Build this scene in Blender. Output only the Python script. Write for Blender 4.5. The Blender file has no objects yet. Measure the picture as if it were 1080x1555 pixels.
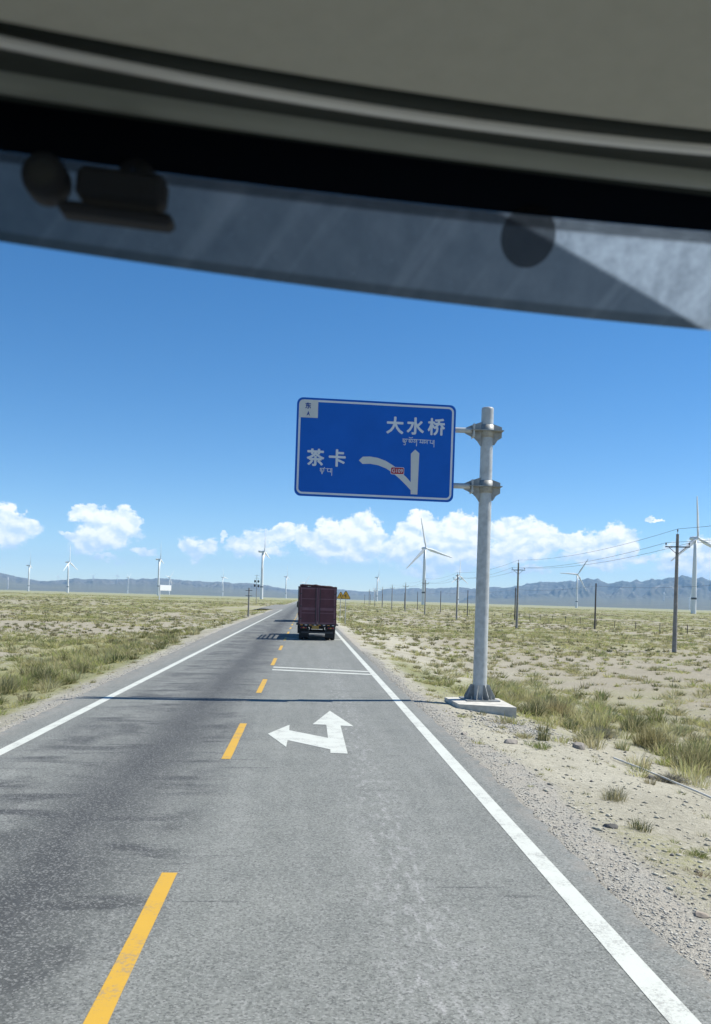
import bpy, math, random
import numpy as np
from mathutils import Vector, Matrix, Euler

random.seed(7)
rng = np.random.default_rng(7)
S = bpy.context.scene
COL = S.collection
R = math.radians

# ------------------------------------------------------------------ camera
EYE = 2.69                      # passenger's eye height in the coach
YAW, ROLL = math.atan(76 / 1320.0), R(1.65)
cd = bpy.data.cameras.new('camera')
cd.sensor_fit = 'VERTICAL'
cd.sensor_height = 24.0
cd.lens = 1320.0 / 1555.0 * 24.0
cd.shift_y = (910.1 - 777.5) / 1555.0
cd.clip_start, cd.clip_end = 0.02, 60000.0
cd.dof.use_dof = True
cd.dof.focus_distance = 28.0
cd.dof.aperture_fstop = 3.0
cam = bpy.data.objects.new('camera', cd)
fy = Vector((math.sin(YAW), math.cos(YAW), 0)); fx = Vector((math.cos(YAW), -math.sin(YAW), 0)); fz = Vector((0, 0, 1))
rx = fx * math.cos(ROLL) + fz * math.sin(ROLL)
uz = -fx * math.sin(ROLL) + fz * math.cos(ROLL)
cam.matrix_world = Matrix(((rx.x, uz.x, -fy.x, 0), (rx.y, uz.y, -fy.y, 0), (rx.z, uz.z, -fy.z, EYE), (0, 0, 0, 1)))
COL.objects.link(cam)
S.camera = cam

# ------------------------------------------------------------------ light
SUN_EL, SUN_AZ = R(52), R(79)   # azimuth clockwise from +Y
sun_dir = Vector((math.sin(SUN_AZ) * math.cos(SUN_EL), math.cos(SUN_AZ) * math.cos(SUN_EL), math.sin(SUN_EL)))
sd = bpy.data.lights.new('sun', 'SUN')
sd.energy = 5.0
sd.angle = R(0.53)
sd.color = (1.0, 0.955, 0.88)
sun = bpy.data.objects.new('sun', sd)
sun.rotation_euler = sun_dir.to_track_quat('Z', 'Y').to_euler()
sun.location = (0, 0, 200)
COL.objects.link(sun)

V = S.view_settings
S.display_settings.display_device = 'sRGB'
V.view_transform = 'Standard'
V.look = 'None'
V.exposure = 0.50
V.gamma = 1.0
V.use_curve_mapping = False
S.render.engine = 'CYCLES'
CY = S.cycles
CY.use_denoising = True
CY.max_bounces = 8
CY.diffuse_bounces = 4
CY.glossy_bounces = 3
CY.transmission_bounces = 4
CY.transparent_max_bounces = 16
CY.volume_bounces = 1
CY.sample_clamp_indirect = 6.0


class NT:
    """A thin helper for building node trees."""
    def __init__(s, tree):
        s.t = tree
        s.n = tree.nodes
        s.l = tree.links
    def new(s, typ, **kw):
        n = s.n.new(typ)
        for k, v in kw.items():
            setattr(n, k, v)
        return n
    def set(s, sock, v):
        if isinstance(v, bpy.types.NodeSocket):
            s.l.new(v, sock)
        elif v is not None:
            if hasattr(sock.default_value, '__len__') and not hasattr(v, '__len__'):
                sock.default_value = [v] * len(sock.default_value)
            elif hasattr(sock.default_value, '__len__') and len(sock.default_value) == 4 and len(v) == 3:
                sock.default_value = (*v, 1)
            else:
                sock.default_value = v
    def math(s, op, a, b=None, c=None, clamp=False):
        n = s.new('ShaderNodeMath', operation=op)
        n.use_clamp = clamp
        for i, v in enumerate((a, b, c)):
            s.set(n.inputs[i], v) if v is not None else None
        return n.outputs[0]
    def vmath(s, op, a, b=None, c=None):
        n = s.new('ShaderNodeVectorMath', operation=op)
        for i, v in enumerate((a, b, c)):
            s.set(n.inputs[i], v) if v is not None else None
        return n.outputs['Value'] if op in ('LENGTH', 'DOT_PRODUCT', 'DISTANCE') else n.outputs['Vector']
    def noise(s, vec, scale, detail=3.0, rough=0.55, dist=0.0, color=False):
        n = s.new('ShaderNodeTexNoise')
        s.set(n.inputs['Vector'], vec); s.set(n.inputs['Scale'], scale)
        n.inputs['Detail'].default_value = detail; n.inputs['Roughness'].default_value = rough
        n.inputs['Distortion'].default_value = dist
        return n.outputs['Color'] if color else n.outputs[0]
    def map(s, v, a, b, c=0.0, d=1.0, smooth=False):
        n = s.new('ShaderNodeMapRange')
        if smooth:
            n.interpolation_type = 'SMOOTHSTEP'
        for i, x in enumerate((v, a, b, c, d)):
            s.set(n.inputs[i], x)
        return n.outputs[0]
    def mix(s, f, a, b):
        n = s.new('ShaderNodeMix', data_type='RGBA')
        s.set(n.inputs[0], f); s.set(n.inputs[6], a); s.set(n.inputs[7], b)
        return n.outputs[2]
    def sep(s, v):
        n = s.new('ShaderNodeSeparateXYZ'); s.set(n.inputs[0], v)
        return n.outputs
    def comb(s, x, y, z=0.0):
        n = s.new('ShaderNodeCombineXYZ')
        for i, v in enumerate((x, y, z)):
            s.set(n.inputs[i], v)
        return n.outputs[0]
    def bump(s, h, strength=0.3, dist=0.02):
        n = s.new('ShaderNodeBump'); s.set(n.inputs['Height'], h)
        n.inputs['Strength'].default_value = strength; n.inputs['Distance'].default_value = dist
        return n.outputs[0]


# ------------------------------------------------------------------ sky
W = bpy.data.worlds.new('World')
S.world = W
W.use_nodes = True
W.node_tree.nodes.clear()
k = NT(W.node_tree)
sky = k.new('ShaderNodeTexSky', sky_type='NISHITA')
sky.sun_disc = False
sky.sun_elevation = SUN_EL
sky.sun_rotation = SUN_AZ
sky.altitude = 3000.0
sky.air_density = 1.0
sky.dust_density = 0.35
sky.ozone_density = 1.6
bg = k.new('ShaderNodeBackground')
hs = k.new('ShaderNodeHueSaturation')
hs.inputs['Saturation'].default_value = 1.34
k.l.new(sky.outputs[0], hs.inputs['Color'])
k.l.new(hs.outputs[0], bg.inputs['Color'])
bg.inputs['Strength'].default_value = 0.103
tc = k.new('ShaderNodeTexCoord')
dirv = k.vmath('NORMALIZE', tc.outputs['Generated'])
dx, dy, dz = k.sep(dirv)
az = k.math('ARCTAN2', dx, dy)
el = k.math('ARCSINE', dz)
ae = k.comb(az, el)
wn = k.noise(k.vmath('MULTIPLY', dirv, (1, 1, 1.5)), 34.0, 5.0, 0.55, color=True)
wn2 = k.noise(k.vmath('MULTIPLY', dirv, (1, 1, 1.3)), 120.0, 4.0, 0.6, color=True)
warp = k.vmath('MULTIPLY_ADD', k.vmath('SUBTRACT', wn, (0.5, 0.5, 0.5)), (0.040, 0.034, 0), ae)
warp = k.vmath('MULTIPLY_ADD', k.vmath('SUBTRACT', wn2, (0.5, 0.5, 0.5)), (0.011, 0.010, 0), warp)
CLOUDS = [(-0.3298, 0.0768, 0.0152, 0.0167), (-0.3066, 0.0697, 0.0205, 0.0136), (-0.3227, 0.0576, 0.0258, 0.0121), (-0.3489, 0.0686, 0.0227, 0.0227), (-0.3709, 0.0604, 0.0265, 0.0167), (-0.2426, 0.0833, 0.0212, 0.0083), (-0.2216, 0.0808, 0.0288, 0.0121), (-0.2039, 0.0752, 0.0189, 0.0167), (-0.2246, 0.0611, 0.0288, 0.0167), (-0.2382, 0.0511, 0.0273, 0.0121), (-0.2605, 0.0572, 0.0076, 0.0068), (-0.186, 0.0461, 0.0136, 0.0045), (-0.2239, 0.0357, 0.0167, 0.0038), (-0.1313, 0.0564, 0.0129, 0.0106), (-0.1107, 0.0542, 0.0136, 0.0106), (-0.1237, 0.0448, 0.0167, 0.0061), (-0.0963, 0.0667, 0.0045, 0.0038), (-0.0782, 0.0577, 0.0152, 0.0106), (-0.056, 0.0645, 0.0167, 0.0136), (-0.0292, 0.07, 0.0167, 0.0121), (-0.0482, 0.0528, 0.0258, 0.0076), (0.001, 0.068, 0.0197, 0.0152), (0.0234, 0.0777, 0.0182, 0.0152), (0.059, 0.081, 0.0273, 0.0182), (0.0407, 0.0586, 0.0439, 0.0182), (0.0745, 0.0671, 0.0152, 0.0197), (0.1121, 0.0772, 0.0152, 0.0152), (0.1283, 0.0911, 0.0152, 0.0136), (0.1423, 0.0764, 0.0167, 0.0136), (0.1051, 0.0559, 0.0258, 0.0182), (0.1428, 0.0568, 0.0348, 0.0197), (0.1681, 0.0911, 0.0205, 0.0121), (0.1921, 0.0863, 0.0227, 0.0136), (0.1764, 0.0636, 0.0348, 0.0227), (0.1359, 0.0356, 0.0333, 0.0091), (0.1771, 0.0396, 0.0303, 0.0076), (0.2263, 0.0809, 0.0258, 0.0152), (0.2555, 0.0843, 0.0212, 0.0136), (0.2755, 0.0713, 0.0182, 0.0152), (0.2416, 0.0589, 0.0379, 0.0167), (0.214, 0.0457, 0.0227, 0.0106), (0.251, 0.0368, 0.0303, 0.0045), (0.3021, 0.0687, 0.0197, 0.0121), (0.3304, 0.069, 0.0227, 0.0152), (0.3511, 0.0765, 0.0167, 0.0152), (0.3606, 0.0607, 0.0136, 0.0152), (0.326, 0.0515, 0.0424, 0.0091), (0.378, 0.0508, 0.0167, 0.0045), (0.4117, 0.0498, 0.0262, 0.0176), (0.4367, 0.0543, 0.0287, 0.0207), (0.4575, 0.0537, 0.0303, 0.0222), (0.4253, 0.0393, 0.0333, 0.0091), (0.4827, 0.0602, 0.0303, 0.0197), (0.5139, 0.0535, 0.0303, 0.0136), (0.3849, 0.0959, 0.0068, 0.003)]
# one smooth distance field: 0 in the middle of a puff, 1 at its rim
field = None
for (a, e, ra, re) in CLOUDS:
    d = k.vmath('LENGTH', k.vmath('MULTIPLY_ADD', warp, (1 / (ra * 1.05), 1 / (re * 1.08), 0), (-a / (ra * 1.05), -e / (re * 1.08), 0)))
    if field is None:
        field = d
    else:
        n = k.new('ShaderNodeMath', operation='SMOOTH_MIN')
        k.set(n.inputs[0], field); k.set(n.inputs[1], d); n.inputs[2].default_value = 0.16
        field = n.outputs[0]
# the same kind of cumulus band goes on round the rest of the horizon
big = k.noise(k.vmath('MULTIPLY', dirv, (1, 1, 1.6)), 9.0, 4.0, 0.55)
band = k.math('ABSOLUTE', k.math('DIVIDE', k.math('SUBTRACT', el, 0.058), 0.045))
out = k.math('ADD', k.math('SUBTRACT', 2.35, k.math('MULTIPLY', big, 3.2)), k.math('MULTIPLY', k.math('POWER', band, 2.0), 0.6))
side = k.map(k.math('ABSOLUTE', k.math('SUBTRACT', az, 0.06)), 0.46, 0.56, 2.5, 0.0)
out = k.math('ADD', out, side)
field = k.math('MINIMUM', field, out)
fine = k.noise(dirv, 230.0, 5.0, 0.65)
fine2 = k.noise(dirv, 60.0, 4.0, 0.6)
dens = k.math('ADD', k.math('SUBTRACT', 1.0, field), k.math('MULTIPLY', k.math('SUBTRACT', fine, 0.5), 0.50))
dens = k.math('ADD', dens, k.math('MULTIPLY', k.math('SUBTRACT', fine2, 0.5), 0.45))
soft = k.map(el, 0.035, 0.075, 0.55, 0.24)
alpha = k.map(dens, -0.08, soft, 0, 1, smooth=True)
alpha = k.math('MULTIPLY', alpha, k.map(el, 0.012, 0.05, 0.6, 1.0))
puff = k.noise(k.vmath('MULTIPLY', dirv, (1, 1, 1.4)), 58.0, 4.0, 0.5, 0.3)
puff2 = k.noise(k.vmath('ADD', k.vmath('MULTIPLY', dirv, (1, 1, 1.4)), (-.0045, 0, -.0085)), 58.0, 4.0, 0.5, 0.3)
relief = k.math('MULTIPLY', k.math('SUBTRACT', puff, puff2), 3.0)
tone = k.math('ADD', k.math('ADD', 0.50, relief), k.math('MULTIPLY', k.math('SUBTRACT', fine2, .5), .5))
tone = k.math('ADD', tone, k.map(el, 0.040, 0.085, -0.26, 0.36), clamp=True)
ccol = k.mix(tone, (0.55, 0.69, 0.86, 1), (0.99, 0.99, 0.98, 1))
cb = k.new('ShaderNodeBackground')
k.set(cb.inputs['Color'], ccol)
cb.inputs['Strength'].default_value = 0.92
ms = k.new('ShaderNodeMixShader')
k.set(ms.inputs[0], alpha)
k.l.new(bg.outputs[0], ms.inputs[1]); k.l.new(cb.outputs[0], ms.inputs[2])
wo = k.new('ShaderNodeOutputWorld')
k.l.new(ms.outputs[0], wo.inputs['Surface'])
W.cycles.sampling_method = 'MANUAL'
W.cycles.sample_map_resolution = 512

# ------------------------------------------------------------------ helpers
class MB:
    """Collects shapes; build() links them as one mesh object."""
    def __init__(s):
        s.v, s.f, s.sm, s.mi = [], [], [], []
        s.m = 0
    def add(s, vs, fs, smooth=False):
        b = len(s.v)
        s.v += [tuple(v) for v in vs]
        s.f += [tuple(i + b for i in f) for f in fs]
        s.sm += [smooth] * len(fs)
        s.mi += [s.m] * len(fs)
        return s
    def box(s, c, d, M=None, bev=0.0):
        hx, hy, hz = d[0] / 2, d[1] / 2, d[2] / 2
        if bev <= 0:
            P = [Vector((x * hx, y * hy, z * hz)) for x in (-1, 1) for y in (-1, 1) for z in (-1, 1)]
            F = [(0, 1, 3, 2), (4, 6, 7, 5), (0, 4, 5, 1), (2, 3, 7, 6), (0, 2, 6, 4), (1, 5, 7, 3)]
        else:
            b = min(bev, hx * .95, hy * .95, hz * .95)
            P, idx = [], {}
            for x in (-1, 1):
                for y in (-1, 1):
                    for z in (-1, 1):
                        for ax in range(3):
                            p = [x * (hx - b), y * (hy - b), z * (hz - b)]
                            p[ax] = (x, y, z)[ax] * (hx, hy, hz)[ax]
                            idx[(x, y, z, ax)] = len(P); P.append(Vector(p))
            F = []
            for ax in range(3):
                u, w = (ax + 1) % 3, (ax + 2) % 3
                for sg in (-1, 1):
                    q = []
                    for (a, c2) in ((-1, -1), (1, -1), (1, 1), (-1, 1)):
                        t = [0, 0, 0]; t[ax] = sg; t[u] = a; t[w] = c2
                        q.append(idx[(*t, ax)])
                    F.append(tuple(q if sg > 0 else q[::-1]))
            for ax in range(3):
                u, w = (ax + 1) % 3, (ax + 2) % 3
                for a in (-1, 1):
                    for c2 in (-1, 1):
                        t0 = [0, 0, 0]; t1 = [0, 0, 0]
                        t0[ax] = -1; t1[ax] = 1
                        for t in (t0, t1):
                            t[u] = a; t[w] = c2
                        q = [idx[(*t0, u)], idx[(*t1, u)], idx[(*t1, w)], idx[(*t0, w)]]
                        F.append(tuple(q if a * c2 < 0 else q[::-1]))
            for x in (-1, 1):
                for y in (-1, 1):
                    for z in (-1, 1):
                        q = [idx[(x, y, z, a)] for a in range(3)]
                        F.append(tuple(q if x * y * z > 0 else q[::-1]))
        M = M or Matrix()
        c = Vector(c)
        return s.add([M @ p + c for p in P], F)
    def tube(s, p0, p1, r0, r1=None, n=12, cap=True, smooth=True):
        r1 = r0 if r1 is None else r1
        p0, p1 = Vector(p0), Vector(p1)
        d = (p1 - p0).normalized()
        a = d.orthogonal().normalized(); b = d.cross(a)
        P = []
        for p, r in ((p0, r0), (p1, r1)):
            for i in range(n):
                t = 2 * math.pi * i / n
                P.append(p + (a * math.cos(t) + b * math.sin(t)) * r)
        s.add(P, [(i, (i + 1) % n, n + (i + 1) % n, n + i) for i in range(n)], smooth)
        if cap:
            s.add(P[:n], [tuple(range(n))[::-1]]); s.add(P[n:], [tuple(range(n))])
        return s
    def path(s, pts, r, n=8, cap=True):
        """A tube along a polyline; r a number or one per point."""
        pts = [Vector(p) for p in pts]
        rs = r if hasattr(r, '__len__') else [r] * len(pts)
        P = []
        up = None
        for i, p in enumerate(pts):
            d = (pts[min(i + 1, len(pts) - 1)] - pts[max(i - 1, 0)]).normalized()
            if up is None:
                up = d.orthogonal().normalized()
            up = (up - d * up.dot(d)).normalized()
            b = d.cross(up)
            for j in range(n):
                t = 2 * math.pi * j / n
                P.append(p + (up * math.cos(t) + b * math.sin(t)) * rs[i])
        F = [(i * n + j, i * n + (j + 1) % n, (i + 1) * n + (j + 1) % n, (i + 1) * n + j) for i in range(len(pts) - 1) for j in range(n)]
        s.add(P, F, True)
        if cap:
            s.add(P[:n], [tuple(range(n))[::-1]]); s.add(P[-n:], [tuple(range(n))])
        return s
    def prism(s, poly, ext, frame=None):
        """Polygon (2-D list) extruded by ext along frame's third axis. frame: function (u, v, w) -> point."""
        fr = frame or (lambda u, v, w: (u, w, v))
        n = len(poly)
        P = [fr(u, v, 0) for u, v in poly] + [fr(u, v, ext) for u, v in poly]
        F = [tuple(range(n)), tuple(range(n, 2 * n))[::-1]] + [(i, n + i, n + (i + 1) % n, (i + 1) % n) for i in range(n)]
        return s.add(P, F)
    def lathe(s, prof, n=16, c=(0, 0, 0), axis='z'):
        P = []
        for r, h in prof:
            for i in range(n):
                t = 2 * math.pi * i / n
                x, y = r * math.cos(t), r * math.sin(t)
                p = {'z': (x, y, h), 'x': (h, x, y), 'y': (y, h, x)}[axis]
                P.append(Vector(p) + Vector(c))
        return s.add(P, [(i * n + j, i * n + (j + 1) % n, (i + 1) * n + (j + 1) % n, (i + 1) * n + j) for i in range(len(prof) - 1) for j in range(n)], True)
    def mesh(s, name, mats):
        me = bpy.data.meshes.new(name)
        me.from_pydata(s.v, [], s.f)
        for m in (mats if isinstance(mats, (list, tuple)) else [mats]):
            me.materials.append(m)
        me.polygons.foreach_set('use_smooth', s.sm)
        me.polygons.foreach_set('material_index', s.mi)
        me.update()
        return me
    def build(s, name, mat, parent=None, loc=(0, 0, 0), fix=True):
        me = s.mesh(name, mat)
        if fix:
            import bmesh
            bm = bmesh.new(); bm.from_mesh(me)
            bmesh.ops.recalc_face_normals(bm, faces=bm.faces)
            bm.to_mesh(me); bm.free()
        return link(name, me, parent, loc)


def link(name, me, parent=None, loc=(0, 0, 0)):
    o = bpy.data.objects.new(name, me)
    o.location = loc
    o.parent = parent
    COL.objects.link(o)
    return o


def tag(o, label=None, cat=None, group=None, kind=None):
    for a, b in (('label', label), ('category', cat), ('group', group), ('kind', kind)):
        if b:
            o[a] = b
    return o


def thing(name, label, cat, loc=(0, 0, 0), rz=0.0, group=None):
    o = bpy.data.objects.new(name, None)
    o.empty_display_size = 0.2
    o.location = loc
    o.rotation_euler = (0, 0, rz)
    COL.objects.link(o)
    return tag(o, label, cat, group)


def copy_tree(o, parent=None):
    c = o.copy()
    COL.objects.link(c)
    if parent:
        c.parent = parent
    for ch in o.children:
        copy_tree(ch, c)
    return c


def mat(name, col, rough=0.6, metal=0.0, var=0.0, scale=8.0, bump=0.0, col2=None, bscale=None, detail=4.0, spec=None, coat=0.0):
    """Principled material whose colour wanders between two tones by noise in object space."""
    m = bpy.data.materials.new(name)
    m.use_nodes = True
    t = NT(m.node_tree)
    p = m.node_tree.nodes['Principled BSDF']
    p.inputs['Roughness'].default_value = rough
    p.inputs['Metallic'].default_value = metal
    if spec is not None:
        p.inputs['Specular IOR Level'].default_value = spec
    if coat:
        p.inputs['Coat Weight'].default_value = coat
    co = t.new('ShaderNodeTexCoord').outputs['Object']
    if var > 0 or col2:
        c2 = col2 or tuple(max(0, c * (1 - var)) for c in col)
        nz = t.map(t.noise(co, scale, detail, 0.6), 0.32, 0.68)
        t.set(p.inputs['Base Color'], t.mix(nz, (*col, 1), (*c2, 1)))
        t.set(p.inputs['Roughness'], t.map(nz, 0, 1, max(0, rough - .06), min(1, rough + .08)))
    else:
        p.inputs['Base Color'].default_value = (*col, 1)
    if bump:
        t.set(p.inputs['Normal'], t.bump(t.noise(co, bscale or scale * 4, 4.0, 0.6), bump, 0.01))
    return m


# value noise in numpy, shared by terrain, vegetation and colour
def vnoise(x, y, seed=0):
    x, y = np.asarray(x, float), np.asarray(y, float)
    xi, yi = np.floor(x).astype(np.int64), np.floor(y).astype(np.int64)
    xf, yf = x - xi, y - yi
    def h(a, b):
        n = (a * 374761393 + b * 668265263 + seed * 1442695041) & 0xFFFFFFFF
        n = ((n ^ (n >> 13)) * 1274126177) & 0xFFFFFFFF
        return ((n ^ (n >> 16)) & 0xFFFF) / 65535.0
    u, v = xf * xf * (3 - 2 * xf), yf * yf * (3 - 2 * yf)
    return (h(xi, yi) * (1 - u) + h(xi + 1, yi) * u) * (1 - v) + (h(xi, yi + 1) * (1 - u) + h(xi + 1, yi + 1) * u) * v


def fbm(x, y, seed=0, oct=4, gain=0.5):
    a, s, t = 1.0, 0.0, 0.0
    for i in range(oct):
        s = s + a * vnoise(np.asarray(x) * 2 ** i, np.asarray(y) * 2 ** i, seed + i * 17)
        t += a; a *= gain
    return s / t


def sstep(a, b, x):
    t = np.clip((np.asarray(x, float) - a) / (b - a), 0, 1)
    return t * t * (3 - 2 * t)


# ------------------------------------------------------------------ terrain
def edge_left(y):
    y = np.asarray(y, float)
    return -5.62 - 0.018 * np.clip(y - 16, 0, 55)


EDGE_R = 2.98


def ground_z(x, y):
    x, y = np.asarray(x, float), np.asarray(y, float)
    s = -(x - edge_left(y))
    zr = np.interp(x, [EDGE_R, 3.3, 4.0, 5.5, 7.0, 9.0, 12.0, 20.0, 32.0, 60.0], [-.02, -.04, -.09, -.25, -.55, -.92, -1.15, -1.25, -1.3, -1.35])
    zl = np.interp(s, [0, .35, 1.0, 2.8, 5.0, 9.0, 30.0], [-.02, -.05, -.13, -.42, -.62, -.72, -.85])
    z = np.where(x > 0, zr, zl)
    off = np.where(x > 0, x - EDGE_R, s)
    amp = sstep(0.4, 6.0, off)
    und = (fbm(x / 7.0, y / 7.0, 3) - .5) * .22 + (fbm(x / 1.3, y / 1.3, 9, 3) - .5) * .10
    far = (fbm(x / 90.0, y / 90.0, 21) - .5) * 1.1 * sstep(30, 200, np.hypot(x, y)) * sstep(14, 60, off)
    z = z + und * amp + far + (fbm(x / .5, y / .5, 5, 2) - .5) * .05 * sstep(0.05, .6, off)
    inside = (x < EDGE_R) & (s < 0)
    return np.where(inside, -0.055, z)


def veg(x, y):
    """How green the ground is, 0 bare sand to 1 thick grass."""
    x, y = np.asarray(x, float), np.asarray(y, float)
    s = -(x - edge_left(y))
    base = fbm(x / 16.0, y / 30.0, 41, 4) * .62 + fbm(x / 3.2, y / 3.2, 43, 3) * .38
    dens = sstep(.40, .62, base)
    r = np.where(x > 0, 1.0, 0.0)
    # right side: a grassy ditch beyond the sign, bare sand near the coach, greener far plain
    ditch = np.exp(-((x - 8.6 - .018 * (y - 20)) / 1.9) ** 2) * sstep(13.5, 17.5, y) * (1 - sstep(70, 110, y))
    sand = np.exp(-((x - 6.6) / 1.5) ** 2) * (1 - sstep(16, 21, y))
    sand2 = np.exp(-((x - 5.2) / 1.0) ** 2) * sstep(26, 36, y) * (1 - sstep(70, 100, y)) * .6
    mid = np.exp(-((x - 17) / 7.0) ** 2) * (1 - sstep(45, 70, y)) * .5
    verge = np.exp(-((x - 4.5) / 1.1) ** 2) * sstep(24, 30, y) * .38
    right = dens * .75 + .08 * ditch - .9 * sand - .30 * sand2 - mid * .4 + verge + .22 * sstep(90, 240, y)
    # left side: a thick strip along the verge, sandy openings behind it
    strip = np.exp(-((s - 3.6) / 2.2) ** 2) * .75
    pale = np.exp(-((y - 84 + (fbm(x / 9, x * 0, 77, 2) - .5) * 16) / 8.5) ** 2) * sstep(-9, -15, x) * .95 * (1 - sstep(36, 44, -x))
    pale2 = np.exp(-((y - 43) / 6.0) ** 2) * sstep(-13, -17, x) * .8
    left = dens * .62 + .40 + strip * .15 - pale - pale2
    v = np.where(r > 0, right, left)
    v = v + .45 * sstep(260, 700, np.hypot(x, y))
    off = np.where(x > 0, x - EDGE_R, s)
    return np.clip(v, 0, 1) * sstep(.30, 1.3, off)


def ground_material():
    m = bpy.data.materials.new('steppe_ground')
    m.use_nodes = True
    t = NT(m.node_tree)
    p = m.node_tree.nodes['Principled BSDF']
    p.inputs['Roughness'].default_value = 0.95
    p.inputs['Specular IOR Level'].default_value = 0.15
    co = t.new('ShaderNodeNewGeometry').outputs['Position']
    X, Yc, _z = t.sep(co)
    at = t.new('ShaderNodeAttribute'); at.attribute_name = 'veg'
    ag = t.new('ShaderNodeAttribute'); ag.attribute_name = 'gravel'
    n1 = t.noise(co, 0.35, 5, 0.6)
    n2 = t.noise(co, 2.2, 5, 0.65)
    n3 = t.noise(co, 11.0, 4, 0.7)
    n4 = t.noise(co, 45.0, 3, 0.7)
    nf = t.noise(t.vmath('MULTIPLY', co, (0.5, 1.0, 1.0)), 0.045, 6, 0.62)
    sand = t.mix(t.map(n1, .35, .65), (.47, .448, .36, 1), (.335, .315, .245, 1))
    sand = t.mix(t.map(n3, .42, .66, 0, .75), sand, (.22, .205, .155, 1))
    sand = t.mix(t.map(nf, .40, .62, 0, .45), sand, (.53, .51, .40, 1))
    soil = t.map(t.math('ABSOLUTE', t.math('ADD', X, 1.3)), 8.5, 16.0, 0, .75)
    sand = t.mix(soil, sand, t.mix(t.map(n3, .35, .65), (.36, .325, .245, 1), (.25, .225, .165, 1)))
    grass = t.mix(t.map(n2, .35, .65), (.275, .28, .135, 1), (.35, .335, .185, 1))
    grass = t.mix(t.map(nf, .42, .6, 0, .7), grass, (.205, .222, .108, 1))
    f = t.math('ADD', at.outputs['Fac'], t.math('MULTIPLY', t.math('SUBTRACT', n2, .5), 1.1))
    f = t.math('ADD', f, t.math('MULTIPLY', t.math('SUBTRACT', n3, .5), 1.3))
    f = t.math('ADD', f, t.math('MULTIPLY', t.math('SUBTRACT', n4, .5), .8))
    col = t.mix(t.map(f, .42, .98), sand, grass)
    grav = t.mix(t.map(n4, .34, .66), (.47, .455, .39, 1), (.26, .25, .22, 1))
    grav = t.mix(t.map(n2, .4, .7, 0, .6), grav, (.42, .38, .31, 1))
    fg = t.math('ADD', ag.outputs['Fac'], t.math('MULTIPLY', t.math('SUBTRACT', n2, .5), .8))
    col = t.mix(t.map(fg, .35, .7), col, grav)
    t.set(p.inputs['Base Color'], col)
    h = t.math('ADD', t.math('MULTIPLY', n3, .6), t.math('MULTIPLY', n4, .35))
    t.set(p.inputs['Normal'], t.bump(h, 1.0, .07))
    return m


def axis(segs):
    a = [segs[0][0]]
    for (s0, s1, n, g) in segs:
        u = np.linspace(0, 1, n + 1)[1:]
        a += list(s0 + (s1 - s0) * (u if g == 1 else (g ** u - 1) / (g - 1)))
    return np.array(a)


def build_ground():
    xp = axis([(2.9, 3.1, 2, 1), (3.1, 13, 62, 3), (13, 60, 60, 4), (60, 400, 34, 6), (400, 11500, 22, 26)])
    xn = axis([(-5.5, -6.7, 10, 1), (-6.7, -16, 54, 3), (-16, -60, 54, 4), (-60, -400, 34, 6), (-400, -11500, 22, 26)])[::-1]
    xs = np.concatenate([xn, [-3, 0, 2.0], xp])
    ys = np.concatenate([[-11500, -5000, -1500, -400, -120, -40, -15, -6, -1], axis([(2.0, 30, 150, 2.5), (30, 130, 150, 3), (130, 600, 90, 4), (600, 11500, 40, 16)])])
    Xg, Yg = np.meshgrid(xs, ys)
    Zg = ground_z(Xg, Yg)
    n, mcount = Xg.shape
    verts = np.stack([Xg, Yg, Zg], -1).reshape(-1, 3)
    i = np.arange(n - 1)[:, None] * mcount + np.arange(mcount - 1)[None, :]
    faces = np.stack([i, i + 1, i + 1 + mcount, i + mcount], -1).reshape(-1, 4)
    me = np_mesh('ground', verts, faces)
    v = veg(Xg, Yg).reshape(-1)
    s = -(Xg - edge_left(Yg))
    off = np.where(Xg > 0, Xg - EDGE_R, s)
    wid = np.where(Xg > 0, .95 - .45 * sstep(12, 26, Yg), .45) + (fbm(Xg / 2.0, Yg / 2.0, 61, 3) - .5) * 1.0
    gr = (1 - sstep(wid * .5, wid * 1.3, off))
    heap = np.exp(-((Xg - 5.0) / .9) ** 2 - ((Yg - 20.3) / 1.6) ** 2)
    gr = np.clip(np.maximum(gr, heap * .9), 0, 1).reshape(-1)
    for nm, arr in (('veg', v), ('gravel', gr)):
        a = me.attributes.new(nm, 'FLOAT', 'POINT')
        a.data.foreach_set('value', arr.astype(np.float32))
    me.materials.append(ground_material())
    me.polygons.foreach_set('use_smooth', np.ones(len(faces), bool))
    return tag(link('ground', me), 'dry steppe of sand and scrub either side of the road', kind='structure')


def np_mesh(name, verts, faces):
    me = bpy.data.meshes.new(name)
    verts = np.asarray(verts, np.float32); faces = np.asarray(faces, np.int32)
    me.vertices.add(len(verts)); me.vertices.foreach_set('co', verts.ravel())
    k_ = faces.shape[1]
    me.loops.add(faces.size); me.loops.foreach_set('vertex_index', faces.ravel())
    me.polygons.add(len(faces))
    me.polygons.foreach_set('loop_start', np.arange(len(faces), dtype=np.int32) * k_)
    me.update(calc_edges=True)
    me.validate()
    return me


build_ground()

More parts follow.
